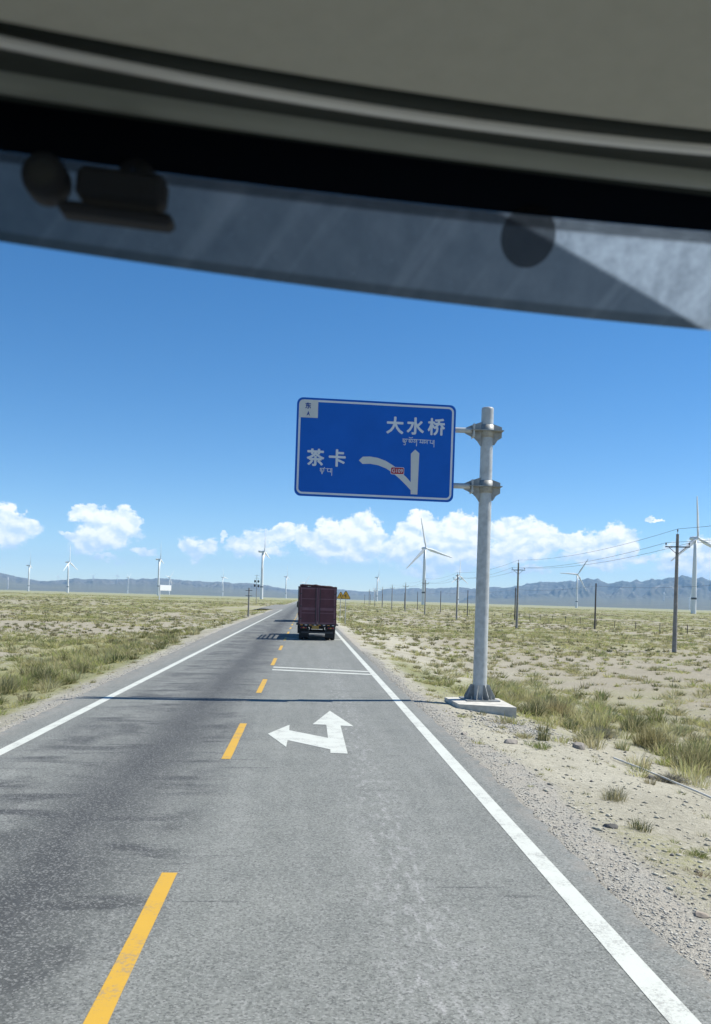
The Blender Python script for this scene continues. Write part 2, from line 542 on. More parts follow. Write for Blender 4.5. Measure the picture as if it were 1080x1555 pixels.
# ------------------------------------------------------------------ road
def road_material():
    m = bpy.data.materials.new('worn_asphalt')
    m.use_nodes = True
    t = NT(m.node_tree)
    p = m.node_tree.nodes['Principled BSDF']
    co = t.new('ShaderNodeNewGeometry').outputs['Position']
    X, Yc, _z = t.sep(co)
    agg = t.noise(co, 34.0, 4, .8)
    agg2 = t.noise(co, 120.0, 2, .7)
    vor = t.new('ShaderNodeTexVoronoi'); t.set(vor.inputs['Vector'], co); vor.inputs['Scale'].default_value = 62.0
    stone = t.sep(vor.outputs['Color'])[0]
    mid = t.noise(co, 1.1, 5, .6)
    base = t.mix(t.map(mid, .3, .7), (.220, .230, .207, 1), (.174, .184, .167, 1))
    # a paler, scuffed strip where wheels polish the right-hand lane
    def stripe(c, w):
        d = t.math('DIVIDE', t.math('SUBTRACT', X, c), w)
        return t.math('POWER', 2.718, t.math('MULTIPLY', t.math('MULTIPLY', d, d), -1.0))
    long1 = t.noise(t.vmath('MULTIPLY', co, (3.0, .16, 1)), 1.0, 4, .6)
    base = t.mix(t.math('MULTIPLY', t.map(long1, .45, .7), .35), base, (.30, .308, .285, 1))
    scuff = t.math('MULTIPLY', stripe(1.0, .42), t.map(t.noise(t.vmath('MULTIPLY', co, (4.0, 1.3, 1)), 2.6, 5, .72), .50, .66))
    base = t.mix(t.math('MULTIPLY', scuff, .7), base, (.40, .40, .385, 1))
    # dark oily bands and tar ripples on the left-hand lane
    wob = t.math('MULTIPLY_ADD', t.math('SUBTRACT', t.noise(t.vmath('MULTIPLY', co, (0, .13, 0)), 1.0, 3, .5), .5), 1.3, X)
    d1 = t.math('DIVIDE', t.math('ADD', wob, 2.42), .82)
    oil = t.math('POWER', 2.718, t.math('MULTIPLY', t.math('MULTIPLY', d1, d1), -1.0))
    lng = t.noise(t.vmath('MULTIPLY', co, (.8, .22, 1)), 1.0, 4, .6)
    oil = t.math('MULTIPLY', oil, t.map(lng, .26, .46, .55, 1.0))
    rip = t.noise(t.vmath('MULTIPLY', co, (.42, 1.75, 1)), 1.0, 4, .58, .3)
    lane = t.math('MULTIPLY', t.map(X, -4.9, -4.2), t.map(X, -1.6, -.9, 1, 0))
    blot = t.math('MULTIPLY', t.map(t.noise(t.vmath('MULTIPLY', co, (.55, .38, 1)), 1.0, 4, .6), .46, .60, 0, .85), lane)
    rip = t.math('MAXIMUM', t.math('MULTIPLY', t.map(rip, .49, .61), lane), blot)
    rip2 = t.noise(t.vmath('MULTIPLY', co, (.35, 5.5, 1)), 1.0, 3, .55)
    wide = t.math('MULTIPLY', t.map(X, -5.0, -4.6), t.map(X, 2.0, 2.4, 1, 0))
    rip2 = t.math('MULTIPLY', t.math('MULTIPLY', t.map(rip2, .66, .70), .55), wide)
    dark = t.math('MAXIMUM', t.math('MAXIMUM', t.math('MULTIPLY', oil, .92), t.math('MULTIPLY', rip, .90)), rip2)
    dark = t.math('MULTIPLY', dark, t.map(agg, .3, .7, .75, 1.0))
    col = t.mix(dark, base, (.034, .036, .039, 1))
    # aggregate
    col = t.mix(t.map(stone, .0, .40, .62, 0), col, (.055, .056, .053, 1))
    col = t.mix(t.math('MULTIPLY', t.map(stone, .66, .97), .44), col, (.38, .385, .36, 1))
    col = t.mix(t.map(agg, .50, .72, 0, .36), col, (.055, .055, .053, 1))
    # dust at the edges
    dust = t.math('MAXIMUM', t.map(X, 2.72, 3.0), t.map(X, -5.2, -5.7))
    dust = t.math('MULTIPLY', dust, t.map(t.noise(co, 3.0, 4, .65), .40, .66, 0, .6))
    col = t.mix(dust, col, (.30, .27, .225, 1))
    t.set(p.inputs['Base Color'], col)
    p.inputs['Roughness'].default_value = .72
    p.inputs['Specular IOR Level'].default_value = .22
    t.set(p.inputs['Normal'], t.bump(t.math('ADD', t.math('MULTIPLY', stone, .6), agg2), .55, .006))
    return m


M_ASPHALT = road_material()


def ribbon(left, right, z, zlow=None):
    """Sheet between two polylines (lists of xy); with zlow also its side faces."""
    b = MB()
    n = len(left)
    P = [(x, y, z) for x, y in left] + [(x, y, z) for x, y in right]
    b.add(P, [(i, n + i, n + i + 1, i + 1) for i in range(n - 1)])
    if zlow is not None:
        for side in (left, right):
            b.add([(x, y, z) for x, y in side] + [(x, y, zlow) for x, y in side], [(i, i + 1, n + i + 1, n + i) for i in range(n - 1)])
    return b


ys = np.concatenate([np.arange(-30, 60, .2), np.arange(60, 200, 1.5), np.arange(200, 1501, 20)])
jl = (fbm(ys / .5, ys * 0, 5, 3) - .5) * .12 + (fbm(ys / 6, ys * 0, 6, 2) - .5) * .10
jr = (fbm(ys / .35, ys * 0 + 3, 8, 3) - .5) * .17 + (fbm(ys / 6, ys * 0 + 3, 9, 2) - .5) * .08
L = [(float(edge_left(y)) + float(j), float(y)) for y, j in zip(ys, jl)]
Rr = [(EDGE_R + float(j), float(y)) for y, j in zip(ys, jr)]
road = ribbon(L, Rr, 0.0, -.09).build('road', M_ASPHALT)
tag(road, 'straight two lane grey asphalt road', kind='structure')
# the branch that curves off to the left beyond the lorry
BL = [(-5.5, 178), (-6.0, 186), (-7.5, 194), (-10, 201), (-15, 210), (-24, 219), (-40, 228), (-70, 236)]
BR = [(-5.5, 345), (-6.5, 335), (-8.5, 322), (-11, 310), (-16, 290), (-24, 268), (-40, 252), (-70, 246)]
bm_ = ribbon(BL, BR, -0.006)
bm_.v = [(x, y, float(z) - 1.7 * float(sstep(-10, -19, x))) for x, y, z in bm_.v]
br = bm_.build('branch_road', M_ASPHALT)
tag(br, 'side road curving off to the left beyond the lorry', kind='structure')


def paint_material(name, col, worn=.5, crack=0.3):
    m = bpy.data.materials.new(name)
    m.use_nodes = True
    t = NT(m.node_tree)
    p = m.node_tree.nodes['Principled BSDF']
    co = t.new('ShaderNodeNewGeometry').outputs['Position']
    n = t.noise(co, 26.0, 4, .7)
    n2 = t.noise(co, 3.0, 4, .6)
    f = t.math('MULTIPLY', t.map(t.math('ADD', n, t.math('MULTIPLY', t.math('SUBTRACT', n2, .5), .8)), .56, .70), worn)
    vo = t.new('ShaderNodeTexVoronoi', feature='DISTANCE_TO_EDGE')
    t.set(vo.inputs['Vector'], t.vmath('ADD', t.vmath('MULTIPLY', co, (1.6, 1, 1)), t.noise(co, 6.0, 4, .6, color=True)))
    vo.inputs['Scale'].default_value = 4.5
    cr = t.math('MULTIPLY', t.map(vo.outputs['Distance'], .004, .016, 1, 0), t.map(n2, .45, .6, 0, crack))
    c = t.mix(t.map(n2, .3, .7, 0, .35), (*col, 1), (*[q * .84 for q in col], 1))
    c = t.mix(t.math('MAXIMUM', f, cr), c, (.20, .195, .18, 1))
    t.set(p.inputs['Base Color'], c)
    p.inputs['Roughness'].default_value = .6
    t.set(p.inputs['Normal'], t.bump(n, .25, .005))
    return m


M_WHITE = paint_material('white_road_paint', (.57, .59, .525), .5, .95)
M_YELLOW = paint_material('yellow_road_paint', (.56, .335, .035), .5, .35)


def strip(name, x0, x1, y0, y1, m, step=1.0, jit=.003):
    yy = np.arange(y0, y1 + 1e-6, step) if (y1 - y0) / step < 400 else np.linspace(y0, y1, 400)
    yy = list(yy) if abs(yy[-1] - y1) < 1e-3 else list(yy) + [y1]
    a = [(x0 + random.uniform(-jit, jit), float(y)) for y in yy]
    b = [(x1 + random.uniform(-jit, jit), float(y)) for y in yy]
    return ribbon(a, b, .004).build(name, m, road)


strip('edge_line', 2.435, 2.645, -30, 1200, M_WHITE, 3.2)
# left edge line: straight, then following the branch
yy = list(np.arange(-30, 184, .8))
a = [(-5.045 + random.uniform(-.006, .006), float(y)) for y in yy]
b = [(-4.84 + random.uniform(-.006, .006), float(y)) for y in yy]
for d in range(0, 60, 3):
    t_ = R(d)
    a.append((-5.045 - 11 + 11 * math.cos(t_), 184 + 11 * math.sin(t_)))
    b.append((-5.045 - 11 + 11.4 * math.cos(t_), 184 + 11.4 * math.sin(t_)))
ribbon(a, b, .004).build('edge_line', M_WHITE, road)
strip('edge_line', -5.045, -4.84, 350, 1200, M_WHITE, 20)
for i in range(-1, 22):
    y0 = 4.42 + i * 9.98
    strip('centre_dash', -1.305, -1.155, y0, y0 + 4.05, M_YELLOW, .5, .003)
# the pairs of thin stop lines across the right lane
for (y0, w, tilt) in ((33.25, .42, -.30), (32.05, .42, -.30), (57.2, .5, -.1)):
    xs_ = np.linspace(-1.15, 2.43, 10)
    a = [(float(x), y0 + tilt * (x + 1.15) * 1.0) for x in xs_]
    b = [(x, y + w) for x, y in a]
    ribbon(b, a, .004).build('transverse_line', M_WHITE, road)
# the painted arrow: ahead or left
ap = [(0.66, 20.81), (1.09, 18.37), (0.82, 18.43), (0.81, 15.1), (0.51, 15.14), (0.52, 15.49), (-0.26, 16.41), (-0.27, 15.66), (-0.66, 17.13), (-0.26, 18.39), (-0.25, 17.63), (0.51, 16.76), (0.52, 18.5), (0.23, 18.54)]
MB().prism(ap, .003, lambda u, v, w: (u, v, .002 + w)).build('turn_arrow', M_WHITE, road)

# ------------------------------------------------------------------ mountains
def mountain_material(name, lo, hi, gully):
    m = bpy.data.materials.new(name)
    m.use_nodes = True
    t = NT(m.node_tree)
    p = m.node_tree.nodes['Principled BSDF']
    p.inputs['Roughness'].default_value = 1.0
    p.inputs['Specular IOR Level'].default_value = .05
    co = t.new('ShaderNodeNewGeometry').outputs['Position']
    n = t.noise(co, .0011, 6, .62)
    n2 = t.noise(t.vmath('MULTIPLY', co, (1, 1, 2.5)), .006, 5, .65)
    c = t.mix(t.map(n, .36, .62), (*lo, 1), (*hi, 1))
    c = t.mix(t.map(n2, .54, .68, 0, .55), c, (*gully, 1))
    at = t.new('ShaderNodeAttribute'); at.attribute_name = 'apron'
    c = t.mix(t.math('MULTIPLY', at.outputs['Fac'], .85), c, t.mix(t.map(n2, .4, .62), (.155, .145, .10, 1), (.115, .115, .078, 1)))
    t.set(p.inputs['Base Color'], c)
    return m


def mountain_range(name, label, a0, a1, prof, r_ridge, r_foot, apron, mt, rough, seed, closed=False, step=.07):
    """Heightfield in polar coordinates: prof gives tan(elevation) of the skyline by azimuth (degrees)."""
    az_ = np.arange(a0, a1 + 1e-6, step)
    rows = np.concatenate([np.linspace(r_foot, r_foot + (r_ridge - r_foot) * .45, 14), np.linspace(r_foot + (r_ridge - r_foot) * .45, r_ridge, 44)[1:], np.linspace(r_ridge, r_ridge + 1500, 12)[1:]])
    A, RR = np.meshgrid(az_, rows)
    el_ = np.interp(A, [p_[0] for p_ in prof], [p_[1] for p_ in prof])
    el_ = el_ * (1 + (fbm(A * 1.7, A * 0, seed + 30, 4, .6) - .5) * .24)
    ridge_h = el_ * r_ridge + EYE
    tpos = (RR - r_foot) / (r_ridge - r_foot)
    X, Y = RR * np.sin(np.radians(A)), RR * np.cos(np.radians(A))
    rise = np.where(tpos < .45, apron * (tpos / .45) ** 1.3, apron + (1 - apron) * np.clip((tpos - .45) / .55, 0, 1) ** 1.0)
    back = np.clip((tpos - 1) / (1500 / (r_ridge - r_foot)), 0, 1)
    rise = np.where(tpos > 1, 1 - back ** 1.2, rise)
    # gullies running down the slope: ridged noise across azimuth, wandering with range
    ax = A * (r_ridge / 9000.0) * 1.15 + (fbm(RR / 900.0, A * .8, seed + 3, 3) - .5) * 1.3
    rid = 1 - np.abs(fbm(ax, RR / 2600.0, seed, 4, .55) - .5) * 2
    rid2 = 1 - np.abs(fbm(ax * 3.1, RR / 1300.0, seed + 9, 4, .6) - .5) * 2
    slope_mask = np.clip((tpos - .40) / .2, 0, 1) * np.clip((1.02 - tpos) / .30, 0, 1)
    Z = rise * ridge_h + slope_mask * rough * ((rid - .78) * 1.0 + (rid2 - .78) * .40) * np.clip(ridge_h, 40, 400)
    Z = Z + (fbm(X / 260.0, Y / 260.0, seed + 5, 4) - .5) * 10 * np.clip(tpos, 0, 1)
    # no slope stands higher than the skyline seen from the road
    Z = np.where(tpos < 1, np.minimum(Z, EYE + (el_ + .0008) * RR), Z)
    Z = np.where(RR <= r_foot + 1, -9, Z) - 1.5 * (1 - np.clip(tpos * 3, 0, 1))
    if not closed:
        e = np.minimum(sstep(a0, a0 + 1.2, A), 1 - sstep(a1 - 1.2, a1, A))
        Z = Z * e - 12 * (1 - e)
    Z[-1, :] = -12
    n, mc = A.shape
    i_ = np.arange(n - 1)[:, None] * mc + np.arange(mc - 1)[None, :]
    F = np.stack([i_ + mc, i_ + mc + 1, i_ + 1, i_], -1).reshape(-1, 4)
    me = np_mesh(name, np.stack([X, Y, Z], -1).reshape(-1, 3), F)
    at = me.attributes.new('apron', 'FLOAT', 'POINT')
    at.data.foreach_set('value', (1 - sstep(.30, .62, tpos)).reshape(-1).astype(np.float32))
    me.materials.append(mt)
    me.polygons.foreach_set('use_smooth', np.ones(len(F), bool))
    return tag(link(name, me), label, kind='structure')


PL = [(-40, .026), (-30, .022), (-25, .024), (-21.19, 0.0222), (-18.99, 0.0188), (-18.24, 0.0151), (-17.67, 0.0138), (-17.29, 0.0115), (-16.71, 0.0106), (-15.17, 0.0120), (-14.38, 0.0137), (-13.19, 0.0137), (-11.99, 0.0152), (-10.77, 0.0151), (-9.54, 0.0178), (-8.3, 0.0166), (-7.04, 0.0163), (-5.35, 0.0152), (-4.07, 0.0152), (-2.78, 0.0136), (-1.7, 0.0108), (-0.83, 0.0082), (0, .006), (2, .004)]
PM = [(-6, .004), (-3.63, 0.0084), (-1.49, 0.009), (0.67, 0.0101), (2.15, 0.0109), (3.32, 0.0102), (3.76, 0.0094), (4.97, 0.0105), (5.51, 0.0129), (6.22, 0.0144), (8.17, 0.0150), (9.02, 0.0166), (9.88, 0.0169), (11.21, 0.0171), (12.31, 0.0177), (13.37, 0.0171), (16, .014), (20, .01)]
PR = [(9.5, .006), (11.89, 0.0149), (13.57, 0.0194), (14.36, 0.0235), (15.65, 0.0255), (16.35, 0.0243), (17.01, 0.0275), (18.14, 0.0297), (18.71, 0.0284), (19.48, 0.0256), (20.39, 0.0295), (21.46, 0.0289), (22.35, 0.031), (23.62, 0.0342), (24.26, 0.0344), (25.51, 0.0308), (27.34, 0.0298), (30, .033), (36, .027), (42, .03), (50, .026)]
M_MT = mountain_material('brown_hill_rock', (.085, .082, .075), (.13, .118, .098), (.21, .19, .155))
M_MT2 = mountain_material('dark_mountain_rock', (.055, .062, .062), (.085, .085, .08), (.33, .31, .27))
mountain_range('mountain_range', 'long low bluish ridge behind the left hand turbines', -40, 2, PL, 8900, 5200, .45, M_MT, .36, 100)
mountain_range('mountain_range', 'flat topped blue hills behind the line of wooden poles', -6, 20, PM, 9700, 6600, .42, M_MT, .34, 200)
mountain_range('mountain_range', 'higher dark blue mountains with furrowed slopes on the right', 9.5, 50, PR, 9200, 4600, .26, M_MT2, .46, 300)
gl = [(a_, .018 + .012 * float(fbm(a_ / 9.0, 0.0, 55, 3))) for a_ in range(46, 325, 2)]
mountain_range('mountain_range', 'far hills closing the plain out of the picture', 46, 324, gl, 9300, 6000, .35, M_MT, .25, 400, step=.5)

# ------------------------------------------------------------------ haze
hz = bpy.data.materials.new('air_haze')
hz.use_nodes = True
hz.node_tree.nodes.clear()
t = NT(hz.node_tree)
pv = t.new('ShaderNodeVolumePrincipled')
pv.inputs['Color'].default_value = (.38, .65, 1.0, 1)
pv.inputs['Density'].default_value = 6.8e-5
pv.inputs['Anisotropy'].default_value = .0
t.l.new(pv.outputs[0], t.new('ShaderNodeOutputMaterial').inputs['Volume'])
haze = MB().box((0, 0, 253), (26000, 26000, 530)).build('haze', hz)
tag(haze, kind='stuff')

# ------------------------------------------------------------------ materials of things
M_GALV = mat('galvanised_steel', (.52, .55, .545), .42, .05, .28, 5.0, .05)
M_GALVD = mat('dull_galvanised_steel', (.36, .375, .36), .55, .2, .35, 7.0, .05)
M_BLUE = mat('blue_sign_sheeting', (.009, .122, .53), .5, 0, .10, 1.2, 0, spec=.15)
M_SIGNW = mat('white_sign_sheeting', (.66, .70, .73), .4, 0, .06, 3.0)
M_SIGNG = mat('grey_sign_sheeting', (.59, .61, .58), .45, 0, .08, 2.0)
M_BLUEINK = mat('dark_blue_sign_ink', (.01, .06, .28), .45)
M_RED = mat('red_sign_sheeting', (.36, .008, .03), .5)
M_CONC = mat('weathered_concrete', (.62, .60, .53), .9, 0, .35, 3.5, .4)
M_TURB = mat('white_turbine_paint', (.74, .76, .76), .45, 0, .05, .05)
M_DARK = mat('dark_grey_steel', (.05, .052, .055), .5, .2, .3, 6)
M_WOOD = mat('weathered_pole_concrete', (.30, .285, .26), .85, 0, .35, 3.0, .2)
M_WOODD = mat('dark_creosoted_wood', (.115, .10, .085), .85, 0, .4, 4.0, .2)
M_WIRE = mat('dark_aluminium_wire', (.09, .095, .10), .5, .4)
M_PORC = mat('brown_porcelain', (.12, .07, .05), .3)
M_YSIGN = mat('yellow_warning_sheeting', (.72, .40, .03), .4, 0, .1, 3)
M_BLACK = mat('black_sign_ink', (.015, .015, .015), .5)
M_MAROON = mat('maroon_truck_paint', (.120, .030, .040), .5, 0, .30, 1.3, .05)
M_MAROON2 = mat('faded_maroon_truck_paint', (.21, .095, .115), .6, 0, .3, 3)
M_TARP = mat('dark_maroon_tarpaulin', (.060, .024, .030), .8, 0, .3, 5, .4)
M_RUB = mat('black_rubber', (.018, .018, .019), .8, 0, .2, 20, .2)
M_CHAS = mat('dirty_black_chassis', (.028, .027, .027), .75, .1, .3, 6, .2)
M_RIM = mat('dusty_steel_rim', (.20, .195, .19), .6, .4, .3, 8)
M_PLATE = mat('yellow_number_plate', (.34, .20, .03), .5)
M_LAMP = mat('red_lamp_plastic', (.30, .01, .012), .25)
M_AMBER = mat('amber_reflector_plastic', (.55, .22, .02), .3)
M_REFL = mat('white_reflective_tape', (.55, .52, .50), .4)
M_GLASSD = mat('dark_cab_glass', (.02, .025, .03), .08, 0, spec=.6)

# ------------------------------------------------------------------ road sign
sign = thing('direction_sign', 'large blue and white direction sign held out over the road by a grey steel post', 'road sign', (4.87, 23.75, 0))
SX, SY = 4.87, 23.75
# post
b = MB()
N = 28
P = []
b.lathe([(0.001, 8.075), (.150, 8.075), (.166, 8.055), (.166, 8.0), (.192, .10), (.192, .03)], N)
b.build('post', M_GALV, sign)
# base plate, gussets and bolts
MB().box((0, 0, .035), (.92, .92, .03), Matrix.Rotation(R(4), 4, 'Z')).build('base_plate', M_GALVD, sign)
for i in range(8):
    a_ = R(22.5 + 45 * i)
    ca, sa = math.cos(a_), math.sin(a_)
    g = MB()
    poly = [(.185, .05), (.43, .05), (.43, .13), (.262, .44), (.185, .44)]
    g.prism(poly, .016, lambda u, v, w, ca=ca, sa=sa: (u * ca - (w - .008) * sa, u * sa + (w - .008) * ca, v))
    g.build('gusset', M_GALVD, sign)
for i in range(8):
    a_ = R(45 * i)
    bo = MB()
    bo.tube((.38 * math.cos(a_), .38 * math.sin(a_), .05), (.38 * math.cos(a_), .38 * math.sin(a_), .15), .014, n=8)
    bo.tube((.38 * math.cos(a_), .38 * math.sin(a_), .05), (.38 * math.cos(a_), .38 * math.sin(a_), .08), .028, n=6, smooth=False)
    bo.build('anchor_bolt', M_GALVD, sign)
# arms with flanged collars
for zc in (7.42, 5.89):
    arm = MB()
    arm.tube((-.45, -.06, zc), (-4.75, -.06, zc), .075, n=16)
    arm.build('arm', M_GALV, sign)
    col_ = MB()
    rr = .178 + (8 - zc) * .0035
    col_.lathe([(rr, zc - .17), (rr + .012, zc - .17), (rr + .012, zc + .17), (rr, zc + .17)], 24)
    # collar plates: a horizontal rib, vertical webs above and below it
    col_.box((-.025, -.03, zc), (.89, .44, .022))
    col_.prism([(-.16, zc), (-.62, zc), (-.62, zc + .07), (-.44, zc + .15), (-.16, zc + .25)], .016, lambda u, v, w: (u, -.068 + w, v))
    col_.prism([(-.16, zc), (-.62, zc), (-.62, zc - .09), (-.38, zc - .20), (-.28, zc - .29), (-.19, zc - .42), (-.16, zc - .42)], .016, lambda u, v, w: (u, -.068 + w, v))
    col_.prism([(.16, zc), (.40, zc), (.40, zc + .12), (.16, zc + .20)], .016, lambda u, v, w: (u, -.068 + w, v))
    col_.prism([(.16, zc), (.40, zc), (.40, zc - .17), (.28, zc - .25), (.20, zc - .38), (.16, zc - .38)], .016, lambda u, v, w: (u, -.068 + w, v))
    c = col_.build('arm_collar', M_GALVD, sign)
    fl = MB()
    fl.box((-.40, -.06, zc - .01), (.045, .34, .36), bev=.006)
    fl.build('flange', M_GALV, c)
    for q in range(4):
        MB().tube((-.45, -.06 + (.12 if q % 2 else -.12), zc + (.12 if q < 2 else -.13)), (-.36, -.06 + (.12 if q % 2 else -.12), zc + (.12 if q < 2 else -.13)), .016, n=6).build('bolt', M_GALV, c)

# the board, in its own frame: u right, v up, w towards the driver
BW, BH = 4.33, 2.645
TLc, TRc = Vector((-.375, 23.42, 8.075)), Vector((3.945, 23.56, 8.055))
uax = (TRc - TLc).normalized()
vax = Vector((0, 0, 1)); vax = (vax - uax * vax.dot(uax)).normalized()
wax = uax.cross(vax)            # towards the driver (-Y)
BO = TLc - vax * BH - Vector((SX, SY, 0))


def bf(u, v, w):
    return BO + uax * u + vax * v + wax * w


def rrect(u0, v0, u1, v1, r, n=7):
    o = []
    for (cu, cv, a0) in ((u1 - r, v1 - r, 0), (u0 + r, v1 - r, 90), (u0 + r, v0 + r, 180), (u1 - r, v0 + r, 270)):
        for i in range(n + 1):
            t_ = R(a0 + 90 * i / n)
            o.append((cu + r * math.cos(t_), cv + r * math.sin(t_)))
    return o


def ring(mb, outer, inner, w0, w1):
    n = len(outer)
    Pn = [bf(u, v, w1) for u, v in outer] + [bf(u, v, w1) for u, v in inner] + [bf(u, v, w0) for u, v in outer] + [bf(u, v, w0) for u, v in inner]
    F = []
    for i in range(n):
        j = (i + 1) % n
        F += [(i, j, n + j, n + i), (2 * n + i, 2 * n + j, j, i), (n + i, n + j, 3 * n + j, 3 * n + i)]
    mb.add(Pn, F)


board = MB().prism(rrect(0, 0, BW, BH, .17), .035, lambda u, v, w: bf(u, v, w)).build('sign_board', M_BLUE, sign)
b = MB(); ring(b, rrect(.055, .055, BW - .055, BH - .055, .15), rrect(.108, .108, BW - .108, BH - .108, .10), .035, .039)
b.build('border_line', M_SIGNW, board)
for zz in (.45, BH - .62):
    MB().prism([(.1, zz - .05), (BW - .1, zz - .05), (BW - .1, zz + .05), (.1, zz + .05)], -.06, lambda u, v, w: bf(u, v, w)).build('back_rail', M_GALVD, board)


def L2(px, py):
    """Layout point on the board's face, from the proportions of the board in view."""
    s_, t_ = .5, .5
    for _ in range(5):
        xl, xr = 452 - 6 * t_, 692 - 5 * t_
        s_ = (px - xl) / (xr - xl)
        yt, yb = 604 + 13 * s_, 753 + 11 * s_
        t_ = (py - yt) / (yb - yt)
    return s_ * BW, (1 - t_) * BH


def flat(name, poly, m, w0=.036, th=.004, parent=board):
    return MB().prism(poly, th, lambda u, v, w: bf(u, v, w0 + w)).build(name, m, parent)


def text_mesh(s_, size, bold=0.0):
    cu = bpy.data.curves.new('lettering', 'FONT')
    cu.body = s_
    cu.size = size
    cu.offset = bold
    cu.extrude = .002
    cu.resolution_u = 3
    o = bpy.data.objects.new('lettering', cu)
    COL.objects.link(o)
    dg = bpy.context.evaluated_depsgraph_get()
    me = bpy.data.meshes.new_from_object(o.evaluated_get(dg))
    bpy.data.objects.remove(o)
    return me


def lettering(s_, cu, cv, h, m, wd=.040, bold=0.0, parent=board, wide=1.0):
    """Flat characters; bold ones are thickened with a few shifted layers of the same glyph."""
    me = text_mesh(s_, 1.0)
    co = np.empty(len(me.vertices) * 3, np.float32)
    me.vertices.foreach_get('co', co)
    co = co.reshape(-1, 3)
    lo, hi = co.min(0), co.max(0)
    k_ = (h * (1 - 2 * bold)) / (hi[1] - lo[1])
    mid = (lo + hi) / 2
    fs = [tuple(p.vertices) for p in me.polygons]
    b_ = MB()
    d = bold * h
    for q, (du, dv) in enumerate(((0, 0), (d, 0), (-d, 0), (0, d), (0, -d), (d * .7, d * .7), (-d * .7, d * .7), (d * .7, -d * .7), (-d * .7, -d * .7)) if bold else ((0, 0),)):
        b_.add([bf(cu + (p[0] - mid[0]) * k_ * wide + du, cv + (p[1] - mid[1]) * k_ + dv, wd + p[2] + .0007 * q) for p in co], fs)
    return b_.build('lettering', m, parent, fix=False)


for ch, px, py in (('大', 598.5, 647), ('水', 629.5, 648.3), ('桥', 661.5, 649.5), ('茶', 478.5, 695.5), ('卡', 511, 696.5)):
    u, v = L2(px, py)
    lettering(ch, u, v, .47, M_SIGNW, bold=.030)
# corner panel that names the compass direction
c0, c1 = L2(455.6, 607.8), L2(482.3, 636)
pts_ = rrect(.06, c1[1], c1[0], BH - .06, .11)
pts_ = [p for i, p in enumerate(pts_) if not (0 <= i < 8 or 16 <= i < 32)]
corner = [(c1[0], BH - .06)] + pts_ + [(.06, c1[1]), (c1[0], c1[1])]
flat('corner_panel', corner, M_SIGNG, .036, .006)
u, v = L2(468.2, 617.2)
lettering('东', u, v, .165, M_BLUEINK, .043, .03)
u, v = L2(468.2, 629.3)
flat('compass_arrow', [(u, v + .075), (u - .05, v - .065), (u, v - .02), (u + .05, v - .065)], M_BLUEINK, .0425, .003)
# route diagram
flat('route_line', [L2(*p) for p in ((622, 751.5), (622.5, 690), (629, 683.8), (635.3, 689.5), (632.2, 752))], M_SIGNG, .036, .006)
flat('route_line', [L2(*p) for p in ((543.6, 700), (549.5, 694.6), (560, 694.3), (572, 696.3), (584, 700.8), (596, 708.2), (607, 717.5), (616, 726.3), (622.2, 733.5), (622.0, 745.5), (615, 737.8), (606, 728.8), (596, 720), (585, 712.5), (573, 707.6), (561, 705.3), (549, 705.5))], M_SIGNG, .0365, .0065)
cu_, cv_ = L2(601.8, 716)
badge = flat('route_badge', rrect(cu_ - .185, cv_ - .10, cu_ + .185, cv_ + .10, .035, 3), M_SIGNW, .042, .004)
flat('route_badge', rrect(cu_ - .172, cv_ - .087, cu_ + .172, cv_ + .087, .028, 3), M_RED, .045, .004)
lettering('G109', cu_, cv_, .105, M_SIGNW, .051, .010, wide=.92)

# Tibetan lettering, drawn stroke by stroke
TIB = {
    'cha': [[(.02, 0), (.98, 0)], [(.3, 0), (.1, -.18), (.08, -.42), (.26, -.55), (.46, -.42), (.42, -.2), (.28, -.3)], [(.46, -.42), (.66, -.56), (.86, -.44), (.88, -.2), (.7, -.1), (.6, 0)]],
    'sub_u': [[(.34, -.62), (.56, -.66), (.72, -.82), (.66, -1.02), (.46, -1.08), (.3, -.98)]],
    'e': [[(.1, .34), (.55, .22), (.9, .38)]],
    'na': [[(.0, 0), (.86, 0)], [(.5, 0), (.2, -.18), (.1, -.42), (.28, -.55), (.5, -.4), (.72, -.12)], [(.76, 0), (.78, -.5), (.74, -1.15)]],
    'za': [[(.04, 0), (.9, 0)], [(.12, 0), (.4, -.24), (.14, -.5)], [(.14, -.5), (.84, -.52)], [(.84, 0), (.84, -.62)]],
    'ma': [[(0, 0), (.92, 0)], [(.46, 0), (.16, -.2), (.1, -.5), (.3, -.58), (.46, -.36), (.86, -.3)], [(.86, 0), (.86, -.66)]],
    'pa': [[(0, 0), (.36, 0)], [(.16, 0), (.16, -.5), (.8, -.54)], [(.8, .02), (.8, -.64)]],
    'kha': [[(0, 0), (.36, 0)], [(.22, 0), (.08, -.3), (.2, -.55), (.78, -.52)], [(.5, 0), (.9, 0)], [(.8, 0), (.8, -.64)]],
    'flag': [[(.8, .02), (1.02, .2)]],
    'wa': [[(.34, -.66), (.66, -.66), (.48, -1.0), (.34, -.66)]],
    'tsheg': [[(.1, .02), (.24, -.05)]],
    'shad': [[(.1, .04), (.1, -1.2)]],
}


